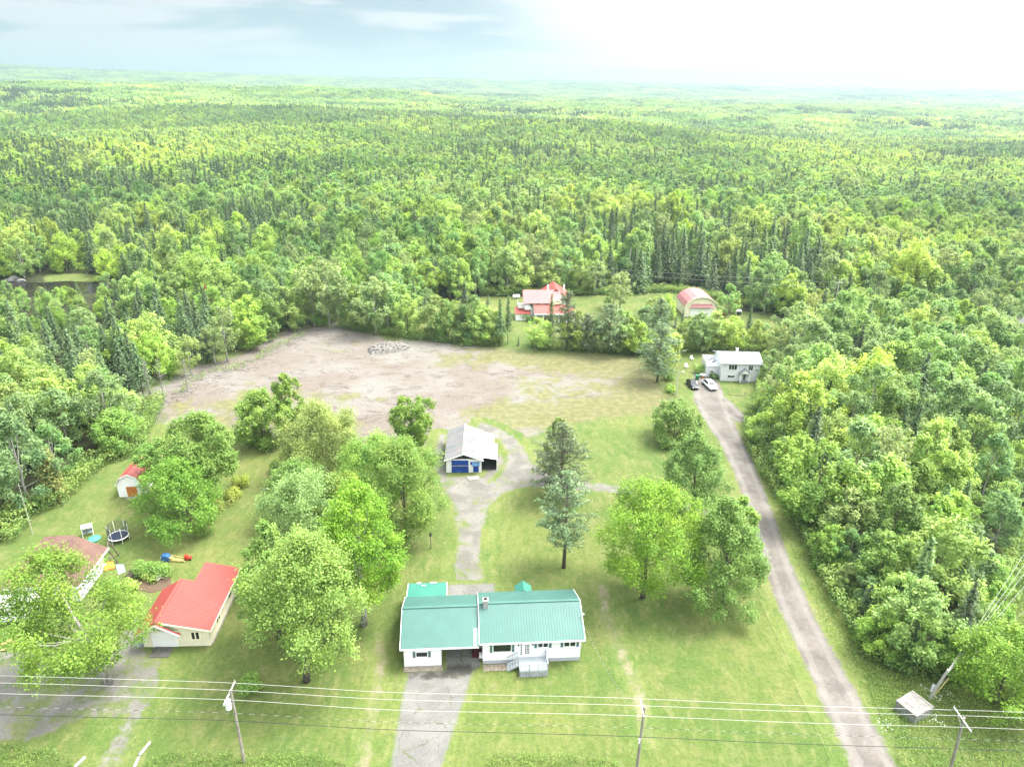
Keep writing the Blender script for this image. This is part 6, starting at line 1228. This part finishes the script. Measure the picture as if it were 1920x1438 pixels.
    for a, b, lab in (((140, 1440), (160, 1421), 'white painted log left of the lower track'), ((252, 1440), (261, 1421), 'white log right of the lower track, near the bottom edge'), ((262, 1417), (282, 1393), 'longer white log right of the lower track')):
        p, q = at(*a), at(*b); c = (p + q) / 2; o = MB().tube([p - c + (0, 0, .14), q - c + (0, 0, .14)], [.13, .12], 8).build('log', M['log']); o.location = (c[0], c[1], 0); tag(o, lab, 'log', 'white logs along the track')
play_corner()
def far_props():
    g = at(1352, 592); r = empty('utility_trailer', (g[0], g[1], 0), .2, 'red trailer parked right of the arched garage', 'trailer'); MB().box(-1, 1, -.65, .65, .45, .6).build('bed', M['red_paint'], r)
    MB().box(-1, -.93, -.65, .65, .6, 1.2).box(.93, 1, -.65, .65, .6, 1.1).box(-.93, .93, .58, .65, .6, 1.2).box(-.93, .93, -.65, -.58, .6, .95).build('side_board', M['red_paint'], r); MB().box(-.8, .8, -.4, .4, .6, .75).build('load', M['white_worn'], r); MB().bar((1, 0, .5), (1.9, 0, .4), .08).build('hitch', M['black'], r)
    for y in (-.75, .75): MB().tube([(0, y - .1, .33), (0, y + .1, .33)], .33, 12).build('wheel', M['tyre'], r)
    g = at(1383, 590); r = empty('wood_shelter', (g[0], g[1], 0), 0, 'tiny white topped shelter on the lawn right of the red trailer', 'shelter'); MB().slab((-.9, -.6, 1.15), (.9, -.6, 1.15), (.9, .6, 1.35), (-.9, .6, 1.35), .08).build('roof', M['white_metal'], r); MB().box(-.75, .75, -.4, .45, .0, 1.05).build('stack', M['dark_inside'], r)
    g = at(968, 560); r = empty('white_tank', (g[0], g[1], 0), .2, 'white horizontal tank on the lawn left of the far red roofed house', 'tank'); MB().tube([(-1.1, 0, .75), (-.95, 0, .75), (.95, 0, .75), (1.1, 0, .75)], [.25, .5, .5, .25], 12).build('shell', M['white_metal'], r)
    for x in (-.6, .6): MB().box(x - .08, x + .08, -.35, .35, 0, .35).build('foot', M['concrete'], r)
    g = at(1307, 712); r = empty('wheelie_bin', (g[0], g[1], 0), .1, 'green wheeled bin behind the black parked car', 'bin'); MB().prism([(-.3, .08), (.3, .08), (.36, 1.0), (-.36, 1.0)], -.32, .32).build('body', M['green_bin'], r, bevel=.03); MB().slab((-.4, -.38, 1.06), (.4, -.38, 1.06), (.4, .4, 1.14), (-.4, .4, 1.14), .06).build('lid', M['green_bin'], r)
    for x in (-.3, .3): MB().tube([(x - .04, .34, .12), (x + .04, .34, .12)], .12, 8).build('wheel', M['tyre'], r)
    g = at(1317, 708); r = empty('patio_table', (g[0], g[1], 0), 0, 'white topped table with an orange cloth beside the green bin', 'table'); MB().tube([(0, 0, .7), (0, 0, .76)], .65, 14).build('top', M['white_metal'], r); MB().tube([(0, 0, 0), (0, 0, .7)], [.3, .05], 8).build('leg', M['orange_cloth'], r)
    for b, lab in (((1287, 690), 'white plastic chair on the grass behind the cars'), ((1297, 675), 'white bench far behind the parked cars under the trees')):
        g = at(*b); r = empty('garden_chair', (g[0], g[1], 0), .4, lab, 'chair'); MB().box(-.35, .35, -.3, .3, .42, .47).build('seat', M['white_metal'], r); MB().slab((-.35, .26, .47), (.35, .26, .47), (.35, .38, 1.0), (-.35, .38, 1.0), .05, up=(0, 1, 0)).build('backrest', M['white_metal'], r)
        for x in (-.3, .3):
            for y in (-.25, .25): MB().box(x - .03, x + .03, y - .03, y + .03, 0, .42).build('leg', M['white_metal'], r)
    g = at(1268, 684); r = empty('swing_set', (g[0], g[1], 0), .1, 'orange and rust coloured play stand right of the pale pine', 'play stand'); MB().tube([(0, 0, 0), (.1, 0, 2.0)], [.08, .06], 6).build('post', M['rail'], r); MB().prism([(-.5, 1.8), (.5, 1.8), (.3, 2.3), (-.3, 2.3)], -.3, .3).build('head', M['orange_cloth'], r)
    o = MB(); rg = [(1.9 * math.cos(a), 1.2 * math.sin(a), .06) for a in np.linspace(0, 2 * math.pi, 28)]; o.tube(rg[10:] + rg[:3], .05, 5, False); o = o.build('hose_ring', M['bark']); g = at(1381, 738); o.location = (g[0], g[1], 0); tag(o, 'thin ring outline lying on the lawn before the pale grey house', 'hose')
    # pond boulders
    for i, (b, s) in enumerate((((26, 524), 2.4), ((40, 527), 1.6), ((14, 526), 1.5))):
        g = at(*b); rk = rock_mesh(50 + i); o = link(bpy.data.objects.new('boulder', rk)); o.location = (g[0], g[1], -.1); o.scale = (s, s * .7, s * .5); tag(o, ['largest grey boulder on the pond bank', 'right hand boulder on the pond bank', 'left hand boulder on the pond bank'][i], 'boulder', 'boulders by the pond')
def rock_mesh(seed, mat='rock_dark'):
    rg = np.random.default_rng(seed); V, F = [], []
    for i in range(5):
        for k in range(8): th = math.pi * (i + .5) / 5; a = 2 * math.pi * k / 8; q = rg.uniform(.75, 1.15); V.append((math.sin(th) * math.cos(a) * q, math.sin(th) * math.sin(a) * q, math.cos(th) * q))
    for i in range(4):
        for k in range(8): F.append((i * 8 + k, (i + 1) * 8 + k, (i + 1) * 8 + (k + 1) % 8, i * 8 + (k + 1) % 8))
    F += [tuple(range(8)), tuple(range(39, 31, -1))]; return mesh_np('rock', V, F, [M[mat]])
far_props()
def stone_heap():
    g = at(732, 656); r = empty('stone_heap', (g[0], g[1], 0), math.radians(22), 'heap of pale stones and soil on the far side of the bare field', 'stone heap')
    rg = np.random.default_rng(9); mb = MB(); V, F = [], []
    nx, ny = 26, 12; h = lambda u, v: max(0, (1 - u * u) ** .6) * max(0, (1 - v * v)) ** .5
    for j in range(ny + 1):
        for i in range(nx + 1):
            u, v = i / nx * 2 - 1, j / ny * 2 - 1; V.append((u * 5.2, v * 2.3 * (1 - .2 * u), -.05 + 1.9 * h(abs(u), abs(v)) * rg.uniform(.75, 1.1) * (1 - .25 * u)))
    for j in range(ny):
        for i in range(nx): a = j * (nx + 1) + i; F.append((a, a + 1, a + nx + 2, a + nx + 1))
    link(bpy.data.objects.new('mound', mesh_np('mound', V, F, [M['rock']])), r); base = [rock_mesh(70 + k, 'rock') for k in range(4)]
    for k in range(110):
        u, v = rg.uniform(-.95, .95), rg.uniform(-.9, .9); z = 1.8 * h(abs(u), abs(v)) * (1 - .25 * u); o = link(bpy.data.objects.new('stone', base[k % 4]), r); s = rg.uniform(.16, .42); o.location = (u * 5.1, v * 2.2 * (1 - .2 * u), z); o.scale = (s, s * .8, s * .6); o.rotation_euler = (0, 0, rg.uniform(0, 6))
stone_heap()

# ------------------------------------------------------------------ ground cover
def cover_plants(name, label, areas, leaf, size, dens, hgt, seed, clump=.0, minsd=0.):
    rng = np.random.default_rng(seed); Ps = []
    for poly in areas:
        P = np.array(poly); x0, y0 = P[:, :2].min(0); x1, y1 = P[:, :2].max(0); n = int((x1 - x0) * (y1 - y0) * dens); X = rng.uniform(x0, x1, n); Y = rng.uniform(y0, y1, n); s = sdf(poly, X, Y)
        nz = vnoise(X / 2.2, Y / 2.2, seed) * .6 + vnoise(X / .8, Y / .8, seed + 1) * .4; k = (s > -.6) & (nz + np.clip(s, -1, 1) * .25 > clump); X, Y, nz = X[k], Y[k], nz[k]; Ps.append(np.stack([X, Y, rng.uniform(.03, 1, len(X)) ** .7 * hgt * (.3 + nz)], 1))
    P = np.concatenate(Ps); n = len(P); V = quads(P, rng.normal(size=(n, 3)) * .6 + (0, 0, .9), size, rng, .7); t = np.clip(.15 + P[:, 2] / hgt * .6 + rng.normal(0, .15, n) + (vnoise(P[:, 0] / 3, P[:, 1] / 3, seed + 5) - .5) * .5, 0, 1)
    me = mesh_np(name, V, np.arange(len(V)).reshape(-1, 4), [LM[leaf]], attrs={'tint': ('FACE', t)}); tag(link(bpy.data.objects.new(name, me)), label, kind='stuff')
edge_px = [(0, 1018), (40, 968), (95, 945), (150, 893), (185, 866), (240, 852), (262, 805), (288, 752), (335, 735), (385, 700), (448, 690), (512, 655), (548, 640), (575, 617), (640, 612)]
edge_r = [(1436, 700), (1432, 748), (1412, 790), (1412, 830), (1440, 885), (1482, 945), (1528, 1015), (1560, 1085), (1592, 1155), (1632, 1225), (1712, 1262), (1790, 1262), (1846, 1172), (1885, 1100), (1930, 1010)]
row_px = [(640, 612), (700, 622), (770, 632), (860, 642), (930, 648)]; row2 = [(1010, 652), (1090, 656), (1200, 664), (1250, 668)]; row3 = [(1250, 655), (1430, 658)]; row4 = [(900, 552), (1060, 552), (1260, 545), (1455, 582)]
cover_plants('undergrowth', 'leafy undergrowth along the woodland edges and hedge row', [ribbon(edge_px[:8], 1.8), ribbon(edge_r, 1.3), ribbon(row_px, 1.8), ribbon(row2, 1.5), ribbon(row3, 2.4), ribbon(row4, 2.0)], 'brush', .34, 52, 2.5, 61)
cover_plants('field_edge_scrub', 'thin scrub between the bare field and the trees', [ribbon(edge_px[7:], 1.3)], 'brush', .26, 16, 1.0, 67, .55)
cover_plants('roadside_weeds', 'lush weeds and ferns around the lower right poles and along the bottom edge', [gpoly([(1600, 1180), (1640, 1235), (1712, 1268), (1790, 1268), (1846, 1180), (1885, 1100), (1940, 1010), (2100, 960), (2300, 1500), (1700, 1500), (1690, 1400), (1655, 1330), (1610, 1235)]),
    gpoly([(925, 1428), (960, 1418), (1000, 1416), (1060, 1424), (1120, 1432), (1160, 1440), (1160, 1520), (900, 1520)]), gpoly([(270, 1440), (290, 1420), (340, 1412), (420, 1420), (520, 1420), (600, 1430), (640, 1440), (640, 1520), (260, 1520)]), gpoly([(-60, 1400), (20, 1398), (80, 1412), (130, 1435), (130, 1520), (-60, 1520)])], 'brush', .15, 95, .6, 62, .28)
cover_plants('wildflowers', 'white daisies in the weeds near the leaning pole', [ribbon([(1745, 1290), (1765, 1315), (1775, 1325)], 1.2), ribbon([(1740, 1345), (1756, 1365)], .9), ribbon([(1650, 1350), (1668, 1380)], .6)], 'flower', .13, 22, .75, 63, .45)
cover_plants('garden_flowers', 'white flowering plant in the garden bed behind the cream garage', [ribbon([(293, 1087), (300, 1090)], .45)], 'flower', .16, 90, .9, 64)
cover_plants('verge_grass', 'longer grass along the road verge and yard edges', [ribbon([(1420, 800), (1450, 900), (1510, 1020), (1570, 1150), (1610, 1240), (1665, 1320)], 1.6), ribbon([(285, 745), (300, 790)], 1.2), ribbon([(1236, 700), (1262, 760), (1285, 790)], 1.0)], 'brush', .14, 50, .3, 65, .30)
# brush and roots pushed to the rim of the clearing
def debris():
    rng = np.random.default_rng(12); mb = MB(); pts = [at(*p) for p in [(300, 755), (340, 740), (390, 708), (450, 695), (512, 660), (560, 634), (600, 624)]]
    for k in range(150):
        i = rng.integers(0, len(pts) - 1); p = pts[i] + (pts[i + 1] - pts[i]) * rng.uniform() + np.array([rng.normal(0, 1.2) + .6, rng.normal(0, 1.0) - .8, 0]); a = rng.uniform(0, 6.28); l = rng.uniform(.4, 1.6); mb.tube([p + (0, 0, .05), p + (math.cos(a) * l, math.sin(a) * l, rng.uniform(.05, .45))], [.07, .02], 4, False)
    tag(mb.build('brushwood', M['bark_dead']), 'grey brushwood and roots pushed against the woodland edge', kind='stuff')
debris()

# ------------------------------------------------------------------ haze
def haze():
    x, y0, y1, z0, z1 = 10500, -600, 11500, -60, 290
    mb = MB().box(-x, x, y0, y1, z0, z1); me = bpy.data.meshes.new('haze'); me.from_pydata(mb.v, [], mb.f); me.update(); m_ = bpy.data.materials.new('haze_air'); m_.use_nodes = True; nt = m_.node_tree; nt.nodes.remove(nt.nodes['Principled BSDF'])
    pv = nt.nodes.new('ShaderNodeVolumePrincipled'); pv.inputs['Color'].default_value = (.37, .46, .55, 1); pv.inputs['Density'].default_value = HAZE_D; pv.inputs['Anisotropy'].default_value = .45; nt.links.new(pv.outputs[0], nt.nodes['Material Output'].inputs['Volume']); m_.cycles.homogeneous_volume = True
    me.materials.append(m_); o = link(bpy.data.objects.new('haze', me)); tag(o, kind='stuff')
haze()
